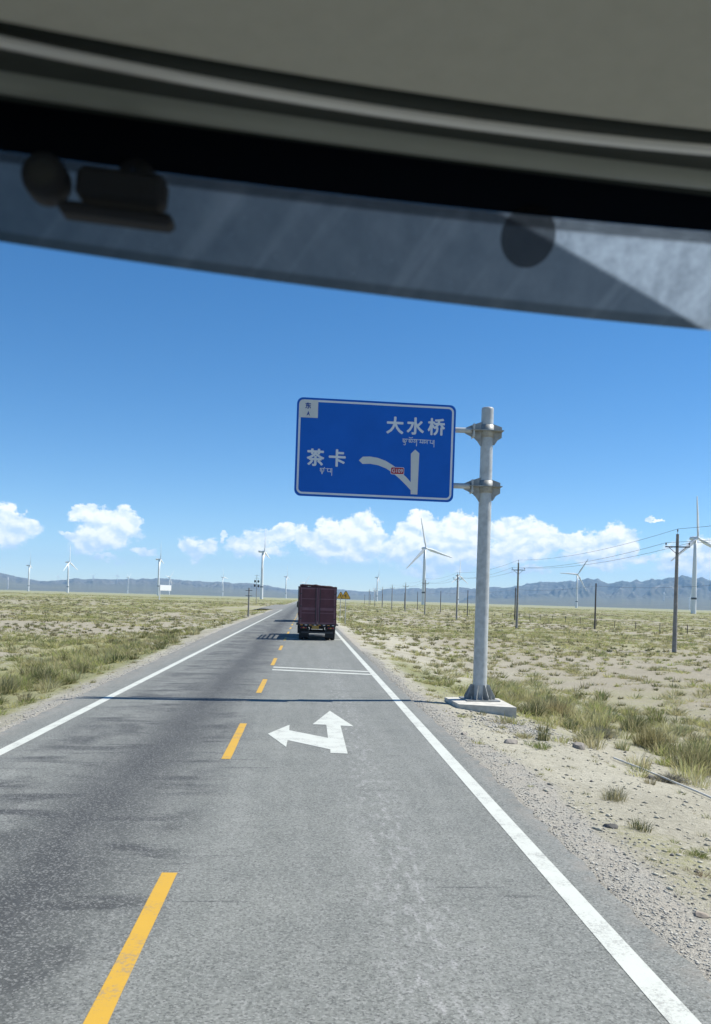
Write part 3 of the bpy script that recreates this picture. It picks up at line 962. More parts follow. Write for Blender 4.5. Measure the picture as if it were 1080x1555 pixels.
def tibetan(seq, u0, u1, v, h, w=.017):
    adv = sum(x for _g, x in seq)
    k_ = (u1 - u0) / adv
    b_ = MB()
    u = u0
    for gl_, x in seq:
        for g in gl_.split('+'):
            for st in TIB[g]:
                for (p, q) in zip(st[:-1], st[1:]):
                    a_ = Vector((u + p[0] * k_, v + p[1] * h)); c_ = Vector((u + q[0] * k_, v + q[1] * h))
                    d = (c_ - a_)
                    if d.length < 1e-6:
                        continue
                    d.normalize(); n_ = Vector((-d.y, d.x)) * w / 2
                    e = d * w * .4
                    b_.prism([tuple(a_ - e + n_), tuple(a_ - e - n_), tuple(c_ + e - n_), tuple(c_ + e + n_)], .003, lambda uu, vv, ww: bf(uu, vv, .0365 + ww))
        u += x * k_
    return b_.build('lettering', M_SIGNW, board)


p0, p1 = L2(610, 667.3), L2(659, 670.5)
tibetan([('cha+sub_u', 1.0), ('tsheg', .4), ('cha+e', 1.1), ('na', .95), ('tsheg', .4), ('za', 1.0), ('ma', 1.0), ('tsheg', .4), ('pa', .95), ('shad', .25)], p0[0], p1[0], (p0[1] + p1[1]) / 2, .15)
p0, p1 = L2(485, 711.8), L2(504, 713)
tibetan([('cha+flag+wa', 1.15), ('tsheg', .4), ('kha', .95), ('shad', .25)], p0[0], p1[0], (p0[1] + p1[1]) / 2, .15)

# concrete footing
ft = MB()
fp = [(3.98, 24.25), (4.10, 22.62), (5.52, 22.15), (5.50, 24.2)]
ft.prism(fp, -.55, lambda u, v, w: (u, v, .018 + w))
f = ft.build('sign_footing', M_CONC)
tag(f, 'pale concrete slab under the steel sign post at the road edge', 'footing')

# ------------------------------------------------------------------ lorry
def wheel(mb_parent, x, y, r, w, rim_side):
    tyre = MB()
    tyre.lathe([(r * .62, x - w / 2), (r * .93, x - w / 2), (r, x - w * .38), (r, x + w * .38), (r * .93, x + w / 2), (r * .62, x + w / 2)], 28, (0, y, r), 'x')
    t_ = tyre.build('wheel', M_RUB, mb_parent)
    rim = MB()
    s_ = rim_side
    rim.lathe([(r * .62, x + s_ * w * .46), (r * .52, x + s_ * w * .2), (r * .25, x + s_ * w * .15), (r * .22, x + s_ * w * .4), (.001, x + s_ * w * .42)], 20, (0, y, r), 'x')
    rim.build('rim', M_RIM, t_)
    return t_


lorry = thing('cargo_truck', 'dark maroon stake sided lorry with closed rear doors driving ahead in the right lane', 'truck', (.80, 55.4, 0))
HW, LEN, BED, TOP = 1.18, 7.2, 1.02, 3.42
MB().box((0, LEN / 2, BED - .06), (2 * HW, LEN, .12)).build('cargo_floor', M_CHAS, lorry)
ch = MB()
for s_ in (-.42, .42):
    ch.box((s_, 4.6, .78), (.09, 9.0, .22))
for yy_ in (.5, 2.0, 3.6, 5.2):
    ch.box((0, yy_, .80), (.8, .10, .16))
for yy_ in (1.1, 2.45):
    ch.tube((-.95, yy_, .52), (.95, yy_, .52), .09, n=10)
ch.build('chassis', M_CHAS, lorry)
for s_ in (-1, 1):
    d = MB()
    d.box((s_ * (HW - .06) / 2, 0.0, (BED + TOP) / 2 - .02), (HW - .10, .05, TOP - BED - .10))
    o = d.build('rear_door', M_MAROON, lorry)
    fr = MB()
    for u in (.055, HW - .115):
        fr.box((s_ * u, -.042, (BED + TOP) / 2 - .02), (.075, .035, TOP - BED - .10))
    for z in (BED + .09, TOP - .13):
        fr.box((s_ * (HW - .06) / 2, -.038, z), (HW - .25, .03, .08))
    for z in (BED + .72, BED + 1.62):
        fr.box((s_ * (HW - .06) / 2, -.034, z), (HW - .25, .022, .05))
    fr.build('door_frame', M_MAROON2, o)
    for u in np.linspace(.20, HW - .25, 6):
        MB().box((s_ * u, -.030, (BED + TOP) / 2), (.03, .014, TOP - BED - .34)).build('door_rib', M_MAROON, o)
    MB().box((s_ * (HW - .06) / 2, -.052, BED + .98), (HW - .30, .012, .17)).build('faded_band', M_MAROON2, o)
    lb = MB()
    lb.tube((s_ * .13, -.075, BED + .05), (s_ * .13, -.075, TOP - .1), .017, n=8)
    lb.box((s_ * .13, -.085, BED + .75), (.05, .03, .30))
    lb.build('lock_bar', M_DARK, o)
    for z in (BED + .35, BED + 1.15, BED + 1.95):
        MB().box((s_ * (HW - .10), -.06, z), (.13, .03, .06)).build('hinge', M_DARK, o)
    MB().box((s_ * (HW - .03), .02, (BED + TOP) / 2), (.07, .10, TOP - BED)).build('corner_post', M_MAROON, lorry)
    # side: closed boards below, an open rack of posts and rails above
    sp = MB()
    sp.box((s_ * HW, LEN / 2 + .05, BED + .40), (.045, LEN - .16, .80))
    for yy_ in np.arange(.35, LEN, .28):
        sp.box((s_ * (HW + .03), yy_, BED + .40), (.022, .07, .74))
    sp.build('side_board', M_MAROON, lorry)
    for yy_ in np.linspace(1.6, LEN - .1, 5):
        MB().box((s_ * HW, yy_, (BED + .80 + TOP) / 2), (.05, .07, TOP - BED - .82)).build('stake', M_MAROON, lorry)
    for z in (BED + 1.22, BED + 1.64, BED + 2.04, TOP - .05):
        MB().box((s_ * (HW + .002), LEN / 2 + .05, z), (.042, LEN - .16, .10)).build('rack_rail', M_MAROON, lorry)
    MB().box((s_ * (HW - .05), 5.0, .62), (.30, 3.2, .66), bev=.04).build('shadow_box', M_CHAS, lorry)  # solid boxes added under the bed to close gaps in the lorry's shadow
    MB().box((s_ * (HW - .08), 1.8, .99), (.5, 3.4, .05)).build('mudguard', M_CHAS, lorry)
    # mudflap, lamp cluster
    MB().box((s_ * .82, .45, .48), (.62, .015, .62)).build('mudflap', M_RUB, lorry)
    lc = MB()
    lc.box((s_ * .86, -.02, .80), (.42, .06, .13), bev=.01)
    o = lc.build('tail_lamp', M_DARK, lorry)
    for j, mm in enumerate((M_LAMP, M_AMBER, M_LAMP)):
        MB().lathe([(.05, 0), (.045, -.012), (.001, -.018)], 12, (s_ * .86 + (j - 1) * .125, -.051, .80), 'y').build('lens', mm, o)
hb = MB()
hb.box((0, LEN, (BED + TOP) / 2 + .05), (2 * HW, .06, TOP - BED + .1))
hb.build('headboard', M_MAROON, lorry)
# rolled tarpaulin and header over the rear doors
tp = MB()
pts_ = [(-HW + .02 + 2 * (HW - .02) * i / 14, .03 + .03 * math.sin(i * 1.7), TOP + .02 + .05 * math.exp(-((i - 3.5) / 4) ** 2) + .012 * math.sin(i * 2.3) - .010 * max(0, i - 8)) for i in range(15)]
tp.path(pts_, [.075 + .016 * math.sin(i * 1.3) for i in range(15)], 10)
tp.build('rolled_tarpaulin', M_TARP, lorry)
tf = MB()
n_ = 12
for i in range(n_):
    y0_, y1_ = .15 + i * .11, .15 + (i + 1) * .11
    bul = .05 + .05 * math.sin(i * 1.1)
    tf.add([(-HW - bul * .6, y0_, TOP + .02), (-HW - bul, y1_, TOP + .0), (-HW - .04 - bul * .5, y1_, BED + .5 + .12 * math.sin(i)), (-HW - .03 - bul * .4, y0_, BED + .5 + .12 * math.sin(i - 1))], [(0, 1, 2, 3)], True)
tf.build('hanging_tarpaulin', M_TARP, lorry)
ub = MB()
ub.box((0, .02, .50), (2.0, .07, .11), bev=.01)
for s_ in (-.55, .55):
    ub.box((s_, .06, .62), (.06, .06, .26))
ub.build('underrun_bar', M_DARK, lorry)
for i in range(8):
    MB().box((-1.0 + i * 2.0 / 7, -.018, BED - .05), (.15, .006, .05)).build('reflector', M_REFL if i % 2 else M_AMBER, lorry)
pl = MB(); pl.box((-.12, -.03, .83), (.44, .012, .22), bev=.004)
pl.build('number_plate', M_PLATE, lorry)
for s_ in (-1, 1):
    for yy_ in (1.1, 2.45):
        wheel(lorry, s_ * 1.02, yy_, .50, .27, s_)
        wheel(lorry, s_ * .70, yy_, .50, .27, -s_)
    wheel(lorry, s_ * 1.0, 8.35, .50, .30, s_)
cab = MB()
cab.prism([(7.45, .62), (9.35, .62), (9.42, 1.3), (9.30, 1.75), (9.05, 2.78), (8.8, 2.9), (7.45, 2.86)], 2.3, lambda u, v, w: (-1.15 + w, u, v))
cab = cab.build('cab', M_MAROON, lorry)
MB().prism([(9.305, 1.80), (9.085, 2.66), (9.095, 2.665), (9.32, 1.80)], 2.0, lambda u, v, w: (-1.0 + w, u, v)).build('windscreen', M_GLASSD, cab)
for s_ in (-1, 1):
    MB().prism([(8.0, 1.72), (9.0, 1.72), (8.86, 2.5), (8.0, 2.5)], .01 * s_, lambda u, v, w, s_=s_: (s_ * 1.152 + w, u, v)).build('window', M_GLASSD, cab)
    m_ = MB(); m_.box((s_ * 1.36, 9.05, 2.2), (.10, .06, .40), bev=.015); m_.tube((s_ * 1.14, 9.1, 2.42), (s_ * 1.36, 9.06, 2.42), .015, n=8)
    m_.build('wing_mirror', M_RUB, cab)
    MB().box((s_ * .85, 9.40, .95), (.34, .05, .2), bev=.02).build('headlight', M_REFL, cab)
MB().box((0, 9.42, .66), (2.3, .14, .26), bev=.03).build('bumper', M_DARK, cab)

# the box lorry in front of it, whose shadow shows beyond
lead = thing('box_truck', 'tall box lorry hidden ahead of the maroon one whose shadow crosses the road', 'truck', (.62, 96.0, 0))
MB().box((0, 3.4, 2.52), (2.3, 6.8, 2.6), bev=.03).build('cargo_box', M_MAROON, lead)
ch = MB()
for s_ in (-.42, .42):
    ch.box((s_, 4.4, .85), (.09, 8.8, .25))
ch.box((0, .1, .6), (2.0, .08, .12))
ch.build('chassis', M_CHAS, lead)
MB().prism([(7.0, .6), (8.8, .6), (8.85, 1.4), (8.5, 2.75), (7.0, 2.85)], 2.2, lambda u, v, w: (-1.1 + w, u, v)).build('cab', M_MAROON, lead)
for s_ in (-1, 1):
    wheel(lead, s_ * .98, 1.6, .50, .30, s_)
    wheel(lead, s_ * .98, 7.9, .50, .30, s_)

# ------------------------------------------------------------------ warning signs
def warning_sign(label, x, y, z, rz, kind):
    o = thing('warning_sign', label, 'warning sign', (x, y, z), rz, 'yellow triangular warning signs')
    MB().tube((0, .03, -.3), (0, .03, 3.55), .038, n=12).build('post', M_GALV, o)
    q = .44
    tri = lambda r: [(r * math.cos(R(a + da)) - 0, r * math.sin(R(a + da))) for a in (90, 210, 330) for da in (-7, 7)]
    pz = 3.15
    p_ = MB().prism(tri(.56), .012, lambda u, v, w: (u, -.012 - w, pz + v)).build('plate', M_BLACK, o)
    MB().prism(tri(.49), .004, lambda u, v, w: (u, -.022 - w, pz + v)).build('plate_face', M_YSIGN, p_)
    fr = lambda u, v, w: (u, -.025 - w, pz + v)
    if kind == 'junction':
        MB().prism([(-.04, -.17), (.04, -.17), (.04, .22), (-.04, .22)], .005, fr).build('symbol', M_BLACK, p_)
        MB().prism([(-.19, .0), (-.045, .0), (-.045, .075), (-.19, .075)], .005, fr).build('symbol', M_BLACK, p_)
    else:
        MB().prism([(-.035, -.02), (.035, -.02), (.055, .24), (-.055, .24)], .005, fr).build('symbol', M_BLACK, p_)
        MB().prism([(.045 * math.cos(R(a)), -.10 + .045 * math.sin(R(a))) for a in range(0, 360, 30)], .005, fr).build('symbol', M_BLACK, p_)
    return o


warning_sign('yellow triangular warning sign nearest the road on the right, just behind the lorry', 4.46, 96.3, float(ground_z(4.46, 96.3)), R(-4), 'junction')
warning_sign('yellow triangular warning sign half hidden by the lorry, further along the verge', 4.42, 109.5, float(ground_z(4.42, 109.5)), R(14), 'hazard')

# ------------------------------------------------------------------ turbines
def turbine_meshes():
    r = {}
    b = MB(); b.lathe([(2.25, -12), (2.25, 0), (2.1, 15), (1.7, 45), (1.35, 64), (.001, 64)], 24); r['tower'] = b.mesh('tower', M_TURB)
    b = MB(); b.lathe([(2.30, 11.9), (2.30, 13.5)], 24); r['band'] = b.mesh('band', M_DARK)
    b = MB(); b.lathe([(.001, -1.7), (1.1, -1.6), (1.65, -1.0), (1.75, 2), (1.7, 5.5), (1.2, 6.6), (.001, 6.9)], 14, (0, 0, 65.4), 'y'); r['nacelle'] = b.mesh('nacelle', M_TURB)
    b = MB(); b.lathe([(.001, -4.6), (.8, -4.3), (1.5, -3.2), (1.6, -1.72), (.001, -1.7)], 16, (0, 0, 65.4), 'y'); r['hub'] = b.mesh('hub', M_TURB)
    # blade along +z, tapering and twisting
    b = MB(); P, F = [], []
    st = [(1.0, .9, .9, 0), (3.0, 1.0, .9, 5), (7.5, 1.85, .5, 20), (14, 1.55, .38, 12), (22, 1.15, .28, 7), (30, .82, .18, 3), (35.5, .5, .10, 1), (36.8, .08, .04, 0)]
    for (z, cw, th, tw) in st:
        for i in range(8):
            a_ = 2 * math.pi * i / 8
            x, y = cw * math.cos(a_), th * math.sin(a_)
            t_ = R(tw)
            P.append((x * math.cos(t_) - y * math.sin(t_) + (.0 if cw < 1 else .2), x * math.sin(t_) + y * math.cos(t_), z))
    for j in range(len(st) - 1):
        F += [(j * 8 + i, j * 8 + (i + 1) % 8, j * 8 + 8 + (i + 1) % 8, j * 8 + 8 + i) for i in range(8)]
    b.add(P, F, True); b.add(P[-8:], [tuple(range(8))])
    r['blade'] = b.mesh('blade', M_TURB)
    return r


TM = turbine_meshes()


def turbine(label, x, y, z, yaw, phase, rotor=True):
    o = thing('wind_turbine', label, 'wind turbine', (x, y, z), R(yaw), 'white wind turbines across the plain')
    link('tower', TM['tower'], o)
    link('band', TM['band'], o)
    if rotor:
        link('nacelle', TM['nacelle'], o)
        link('hub', TM['hub'], o)
        for q in range(3):
            bl = link('blade', TM['blade'], o, (0, -3.0, 65.4))
            bl.rotation_euler = (R(3), R(phase + 120 * q), 0)
    return o


# yaw: 0 faces the road user; phase: clockwise turn of the first blade from upright
turbine('white wind turbine at the right edge behind the nearest wooden pole, biggest of all', 338.5, 741, -.8, 16, -6)
turbine('white wind turbine in front of the clouds between the sign board and its post', 140, 1027, .4, 20, -14)
turbine('tall white wind turbine left of the lorry in front of the small cloud', -65.7, 1306, 4.6, 82, -16)
turbine('white wind turbine standing over the white roadside billboard', -290.4, 1735, 5.0, 91, -18)
turbine('white wind turbine below the big left hand cloud, one blade pointing lower left', -509.4, 1897, -.8, 76, -4)
turbine('white wind turbine near the left edge with its lower blade along the tower', -719, 2303, .8, 101, -18)
turbine('wind turbine on the right plain with two blades spread in a V', 523.9, 1655, -2.0, 2, 32)
turbine('wind turbine half hidden behind a wooden pole left of the sign post', 333.4, 1890, -4.0, 44, 0)
turbine('slender wind turbine right of the lorry, nearer of the overlapping pair', 201, 2444, .8, 78, 0)
turbine('distant wind turbine seen low behind the turbine right of the lorry', 375, 4753, 1.0, 70, 20)
turbine('wind turbine between the lorry and the tall turbine left of it', -63, 2776, 3.0, 80, -16)
turbine('wind turbine with one blade tilted up left, halfway between billboard and lorry', -303, 3200, 4.0, 72, -24)
turbine('stubby far wind turbine between the two left hand clouds, blades edge on', -797, 3952, 6.0, 84, 60)
turbine('small far wind turbine peeping over the white billboard', -584.7, 3770, 9.0, 60, 40)
turbine('bare white turbine tower without rotor at the far left edge', -1726, 5154, 9.0, 80, 0, False)
turbine('tiny far wind turbine on the ridge left of the big left hand cloud', -2221, 7941, 66, 40, 20)
turbine('tiny far wind turbine on the ridge under the big left hand cloud', -1749, 7262, 69, 30, 50)
turbine('tiny far wind turbine on the ridge right under the big left hand cloud', -1550, 7251, 80, 30, 10)
turbine('far wind turbine whose blades just clear the lorry roof', -1.7, 3906, 6.0, 40, 30)
turbine('tiny far wind turbine low against the right hand mountains', 2354, 5594, 40, 50, 15)
turbine('far wind turbine on the plain just left of the biggest turbine', 1892, 4188, -6, 60, 35)

# ------------------------------------------------------------------ billboard
bb = thing('roadside_billboard', 'small white billboard on a single post far off on the left plain', 'billboard', (-76.8, 463, float(ground_z(-76.8, 463))), R(58))
MB().tube((0, 0, -.5), (0, 0, 7.9), .32, n=14).build('post', M_TURB, bb)
MB().box((4.2, -.3, 6.5), (9.0, .35, 3.0), bev=.04).build('panel', M_SIGNW, bb)
MB().box((4.2, -.49, 6.5), (8.6, .02, 2.6)).build('panel_face', M_TURB, bb)

# ------------------------------------------------------------------ poles and wires
def crossarm_pole(label, x, y, z, h, rz):
    o = thing('utility_pole', label, 'utility pole', (x, y, z), rz, 'power poles with crossarms along the right of the road')
    MB().tube((0, 0, -.8), (0, 0, h), .21, .125, n=14).build('shaft', M_WOOD, o)
    a = MB(); a.box((0, -.15, h - 1.15), (2.1, .09, .10)); a = a.build('crossarm', M_DARK, o)
    for s_ in (-1, 1):
        MB().tube((s_ * .72, -.15, h - 1.2), (s_ * .08, -.13, h - 1.75), .028, n=6).build('brace', M_DARK, a)
        i_ = MB(); i_.tube((s_ * .98, -.15, h - 1.1), (s_ * .98, -.15, h - .95), .015, n=6)
        i_.lathe([(.02, h - .98), (.075, h - .95), (.05, h - .90), (.07, h - .86), (.04, h - .78), (.001, h - .76)], 10, (s_ * .98, -.15, 0))
        i_.build('insulator', M_PORC, a)
    tp_ = MB(); tp_.tube((0, 0, h), (0, 0, h + .30), .02, n=6)
    tp_.lathe([(.02, h + .22), (.07, h + .25), (.05, h + .32), (.065, h + .36), (.001, h + .46)], 10)
    tp_.build('top_insulator', M_PORC, o)
    return o


names = ['outside the picture', 'nearest, standing in the scrub below the biggest turbine', 'second, tall against clouds right of the sign post', 'third, left of the sign post with a turbine behind', 'fourth, beside the turbine under the sign', 'fifth along the line', 'sixth along the line', 'seventh along the line', 'eighth along the line', 'farthest']
CP = []
for i in range(10):
    y = 13.0 + 62 * i
    x = 31.2 + .0187 * y
    if i == 1:
        x, y = 32.85, 75.5
    z = float(ground_z(x, y)) - .05
    h = 10.6
    CP.append((x, y, z, h))
    if i == 0:
        lb = 'grey crossarm power pole level with the coach, right of the road'
    else:
        lb = 'grey crossarm power pole, ' + names[i]
    crossarm_pole(lb, x, y, z, h, R(-14 if i == 1 else -8))


def sag(p, q, s_, n=14):
    p, q = Vector(p), Vector(q)
    return [p.lerp(q, i / n) - Vector((0, 0, 4 * s_ * (i / n) * (1 - i / n))) for i in range(n + 1)]


def attach(c, w):
    x, y, z, h = c
    a_ = R(-14 if abs(y - 75.5) < 1 else -8)
    if w == 0:
        return (x, y, z + h + .46)
    return (x + w * .98 * math.cos(a_), y + w * .98 * math.sin(a_) - .15, z + h - .78)


for w, lb in ((0, 'top wire of the crossarm power line, strung from pole tip to pole tip'), (-1, 'power line wire on the road side of the crossarms'), (1, 'power line wire on the field side of the crossarms')):
    pts_ = []
    for c0_, c1_ in zip(CP[:-1], CP[1:]):
        pts_ += sag(attach(c0_, w), attach(c1_, w), .75)[:-1]
    pts_.append(attach(CP[-1], w))
    tag(MB().path(pts_, .016, 5).build('power_line_wire', M_WIRE), lb, 'wire', 'power line wires')

TP = []
tn = ['nearest, dark and bare between the second power pole and the mountains', 'second of the bare posts, beside the second power pole', 'third, just left of the steel sign post', 'fourth, between two crossarm poles', 'fifth, right of the turbine under the sign', 'sixth along the row', 'seventh along the row', 'eighth along the row', 'ninth along the row', 'tenth along the row', 'farthest']
for i in range(11):
    y = 151.0 + 60 * i
    x = 51.2 + (random.uniform(-.6, .6) if i else 0)
    z = float(ground_z(x, y)) - .05
    o = thing('telegraph_pole', 'bare wooden telegraph pole, ' + tn[i], 'telegraph pole', (x, y, z), 0, 'bare telegraph poles in the field')
    MB().tube((0, 0, -.6), (0, 0, 8.2), .17, .11, n=12).build('shaft', M_WOODD, o)
    MB().box((0, -.10, 7.7), (.36, .06, .06)).build('bracket', M_DARK, o)
    TP.append((x, y, z + 7.75))
pts_ = sag((51.2, 91, 6.2), TP[0], .6)[:-1]
for p, q in zip(TP[:-1], TP[1:]):
    pts_ += sag(p, q, .5)[:-1]
pts_.append(TP[-1])
o = thing('telegraph_pole', 'bare wooden telegraph pole near the right edge of the field', 'telegraph pole', (51.2, 91, -1.5), 0, 'bare telegraph poles in the field')
MB().tube((0, 0, -.6), (0, 0, 8.0), .17, .11, n=12).build('shaft', M_WOODD, o)
MB().box((0, -.10, 7.65), (.36, .06, .06)).build('bracket', M_DARK, o)
tag(MB().path(pts_, .016, 5).build('telegraph_wire', M_WIRE), 'single sagging wire along the bare telegraph poles', 'wire')

# left hand poles
def left_pole(label, x, y, h, boxes):
    o = thing('utility_pole', label, 'utility pole', (x, y, float(ground_z(x, y)) - .05), R(6))
    MB().tube((0, 0, -.6), (0, 0, h), .14, .09, n=12).build('shaft', M_WOOD, o)
    for dz_ in ((.35, 1.1) if not boxes else (.4, 1.6, 3.4)):
        MB().box((0, -.1, h - dz_), (.95 if not boxes else 2.2, .07, .07)).build('crossarm', M_DARK, o)
    if boxes:
        for (u, zz) in ((-.75, 3.0), (.75, 3.0), (-.85, 4.9), (.8, 5.1)):
            q = MB(); q.box((u, -.1, h - zz), (.8, .7, 1.0), bev=.1); q.tube((u, -.1, h - zz + .5), (u, -.1, h - zz + .8), .06, n=8)
            q.build('transformer', M_DARK, o)
    return o


left_pole('thin pole with short crossarms beside the left verge, ahead of the lorry', -8.03, 124.1, 4.1, False)
left_pole('far pole hung with dark transformer boxes left of the lorry', -21.8, 388, 13.2, True)

# ------------------------------------------------------------------ wire fence on the right
fence = thing('wire_fence', 'low wire fence with thin posts running through the right hand field', 'fence', (61.7, 104, 0))
fy_ = np.arange(0, 430, 11.0)
fz_ = [float(ground_z(61.7, 104 + v)) for v in fy_]
pm = MB(); pm.box((0, 0, .62), (.10, .10, 1.65)); pm = pm.mesh('fence_post', M_WOODD)
for v, z in zip(fy_, fz_):
    link('fence_post', pm, fence, (random.uniform(-.05, .05), float(v), z))
for hh in (.35, .75, 1.15, 1.38):
    MB().path([(0, float(v), z + hh) for v, z in zip(fy_, fz_)], .012, 4).build('fence_wire', M_WIRE, fence)

# ------------------------------------------------------------------ vegetation and stones
def leaf_material():
    m = bpy.data.materials.new('steppe_grass')
    m.use_nodes = True
    t = NT(m.node_tree)
    p = m.node_tree.nodes['Principled BSDF']
    a = t.new('ShaderNodeAttribute'); a.attribute_name = 'tint'
    t.l.new(a.outputs['Color'], p.inputs['Base Color'])
    p.inputs['Roughness'].default_value = .75
    p.inputs['Specular IOR Level'].default_value = .2
    tr = t.new('ShaderNodeBsdfTranslucent')
    t.l.new(a.outputs['Color'], tr.inputs['Color'])
    mx = t.new('ShaderNodeMixShader'); mx.inputs[0].default_value = .52
    o = m.node_tree.nodes['Material Output']
    t.l.new(p.outputs[0], mx.inputs[1]); t.l.new(tr.outputs[0], mx.inputs[2])
    t.l.new(mx.outputs[0], o.inputs['Surface'])
    return m


M_GRASS = leaf_material()
PAL = np.array([(.27, .31, .095), (.36, .38, .135), (.43, .42, .175), (.52, .48, .26), (.37, .36, .18), (.165, .205, .08), (.45, .42, .24), (.28, .30, .165)])


def blades(cx_, cy_, cz_, rad, hgt, nb, seg, wid, tint, spread=1.0):
    """Numpy blades for many tufts: returns verts, tris, colours."""
    n = len(cx_)
    T = np.repeat(np.arange(n), nb)
    N_ = len(T)
    a = rng.uniform(0, 2 * np.pi, N_)
    q = np.sqrt(rng.uniform(0, 1, N_))
    bx = cx_[T] + np.cos(a) * q * rad[T] * .6
    by = cy_[T] + np.sin(a) * q * rad[T] * .6
    bz = cz_[T] - .02
    a2 = a + rng.normal(0, .6, N_)
    lean = (.15 + .85 * q) * rng.uniform(.5, 1.2, N_) * spread
    hh = hgt[T] * rng.uniform(.45, 1.1, N_) * (1.08 - .45 * q)
    tx, ty = bx + np.cos(a2) * lean * rad[T] * .9, by + np.sin(a2) * lean * rad[T] * .9
    tz = bz + hh
    w = wid[T] * rng.uniform(.7, 1.3, N_)
    wa = rng.uniform(0, np.pi, N_)
    wx, wy = np.cos(wa) * w, np.sin(wa) * w
    c = np.clip(tint[T] * rng.uniform(.78, 1.25, N_)[:, None], .02, .5)
    straw = rng.uniform(0, 1, N_) < .32
    c[straw] = np.array([.46, .41, .23]) * rng.uniform(.7, 1.1, straw.sum())[:, None]
    c4 = np.concatenate([c, np.ones((N_, 1))], 1)
    B0 = np.stack([bx - wx, by - wy, bz], -1); B1 = np.stack([bx + wx, by + wy, bz], -1)
    Tp = np.stack([tx, ty, tz], -1)
    if seg == 1:
        v = np.stack([B0, B1, Tp], 1).reshape(-1, 3)
        f = np.arange(N_ * 3).reshape(-1, 3)
        return v, f, np.repeat(c4, 3, 0)
    mx_, my_, mz_ = bx + (tx - bx) * .32, by + (ty - by) * .32, bz + hh * .62
    M0 = np.stack([mx_ - wx * .75, my_ - wy * .75, mz_], -1); M1 = np.stack([mx_ + wx * .75, my_ + wy * .75, mz_], -1)
    v = np.stack([B0, B1, M0, M1, Tp], 1).reshape(-1, 3)
    o = np.arange(N_)[:, None] * 5
    f = np.stack([o + [0, 1, 3], o + [0, 3, 2], o + [2, 3, 4]], 1).reshape(-1, 3)
    return v, f, np.repeat(c4, 5, 0)


def grass_object(name, parts, parent=None):
    V_, F_, C_ = [], [], []
    o = 0
    for v, f, c in parts:
        V_.append(v); F_.append(f + o); C_.append(c); o += len(v)
    v, f, c = np.concatenate(V_), np.concatenate(F_), np.concatenate(C_)
    me = np_mesh(name, v, f)
    at = me.attributes.new('tint', 'FLOAT_COLOR', 'POINT')
    at.data.foreach_set('color', c.astype(np.float32).ravel())
    me.materials.append(M_GRASS)
    return link(name, me, parent)


KEEP_OUT = [(3.7, 5.8, 22.0, 24.5)]


def scatter(side, y0, y1, dens, bias=.0, near_limit=0.0):
    """Random points on one side of the road inside the widened view, thinned by the grass map."""
    slope, base = (.50, 2.0) if side > 0 else (.40, 1.0)
    area = (y1 - y0) * (slope * (y0 + y1) / 2 + base)
    n = int(area * dens)
    y = np.sqrt(rng.uniform(y0 ** 2, y1 ** 2, n))
    x = rng.uniform(0, 1, n) * (slope * y + base)
    if side > 0:
        x = x + EDGE_R * 0
        ok = x > EDGE_R + .35
    else:
        x = -x
        ok = x < edge_left(y) - .45
    x, y = x[ok], y[ok]
    g = veg(x, y)
    cs = np.interp((y0 + y1) / 2, [10, 45, 90, 190, 400], [1.1, 1.9, 3.2, 7.0, 16.0])
    cl = sstep(.40, .62, fbm(x / cs, y / cs, 151, 3, .6))
    ok = rng.uniform(0, 1, len(x)) < (.80 if side > 0 else .58) * np.clip(g * (.12 + 1.15 * cl) + bias * cl * 1.5, 0.0, 1)
    for (a, b_, c, d) in KEEP_OUT:
        ok &= ~((x > a) & (x < b_) & (y > c) & (y < d))
    ok &= ~((x < 0) & (x > -24) & (y > np.interp(-x, [5.5, 10, 24], [178, 201, 219])) & (y < np.interp(-x, [5.5, 11, 24], [345, 310, 268])))
    x, y, g = x[ok], y[ok], g[ok]
    return x, y, ground_z(x, y), g


def tints(x, y, g):
    n = len(x)
    p_ = fbm(x / 14.0, y / 14.0, 91, 3)
    i_ = np.where(rng.uniform(0, 1, n) < np.clip((p_ - .35) * 2.2, .1, .85), rng.integers(0, 3, n), rng.integers(2, 8, n))
    i_ = np.where(g > .75, np.minimum(i_, rng.integers(0, 6, n)), i_)
    return PAL[i_] * rng.uniform(.55, 1.22, n)[:, None]


pieces = []
for side in (1, -1):
    for (y0, y1, dens, nb, seg, r_, h_) in ((5.5, 16, 9, 30, 2, (.05, .20), (.05, .22)), (16, 32, 3.4, 54, 2, (.10, .44), (.09, .46)), (32, 60, 3.2, 30, 1, (.16, .50), (.14, .48)), (60, 120, 1.5, 22, 1, (.25, .7), (.18, .5)), (120, 260, .42, 16, 1, (.45, 1.0), (.24, .5)), (260, 520, .10, 14, 1, (.8, 2.0), (.3, .6)), (520, 1000, .020, 12, 1, (1.2, 3.6), (.35, .75))):
        x, y, z, g = scatter(side, y0, y1, dens, .06)
        n = len(x)
        off = np.where(x > 0, x - EDGE_R, edge_left(y) - x)
        size = (.25 + .75 * np.clip(g, 0, 1)) * sstep(.2, 3.2, off) * rng.uniform(.35, 1.35, n) + .15
        rad = r_[0] + (r_[1] - r_[0]) * size
        hgt = .78 * (h_[0] + (h_[1] - h_[0]) * size)
        if side > 0 and y1 <= 32:
            lush = np.exp(-((x - 8.6 - .018 * (y - 20)) / 1.9) ** 2) * sstep(13.5, 17.5, y)
            hgt = hgt * (1 + .35 * lush)
        if side < 0 and y1 <= 60:
            hgt = hgt * (1 + .25 * np.exp(-((off - 3.4) / 1.6) ** 2))
        wid = np.maximum(.0035, .00036 * np.hypot(x, y)) * (1.0 if seg == 2 else 1.35)
        pieces.append(blades(x, y, z, rad, hgt, nb, seg, wid, tints(x, y, g), 1.15))
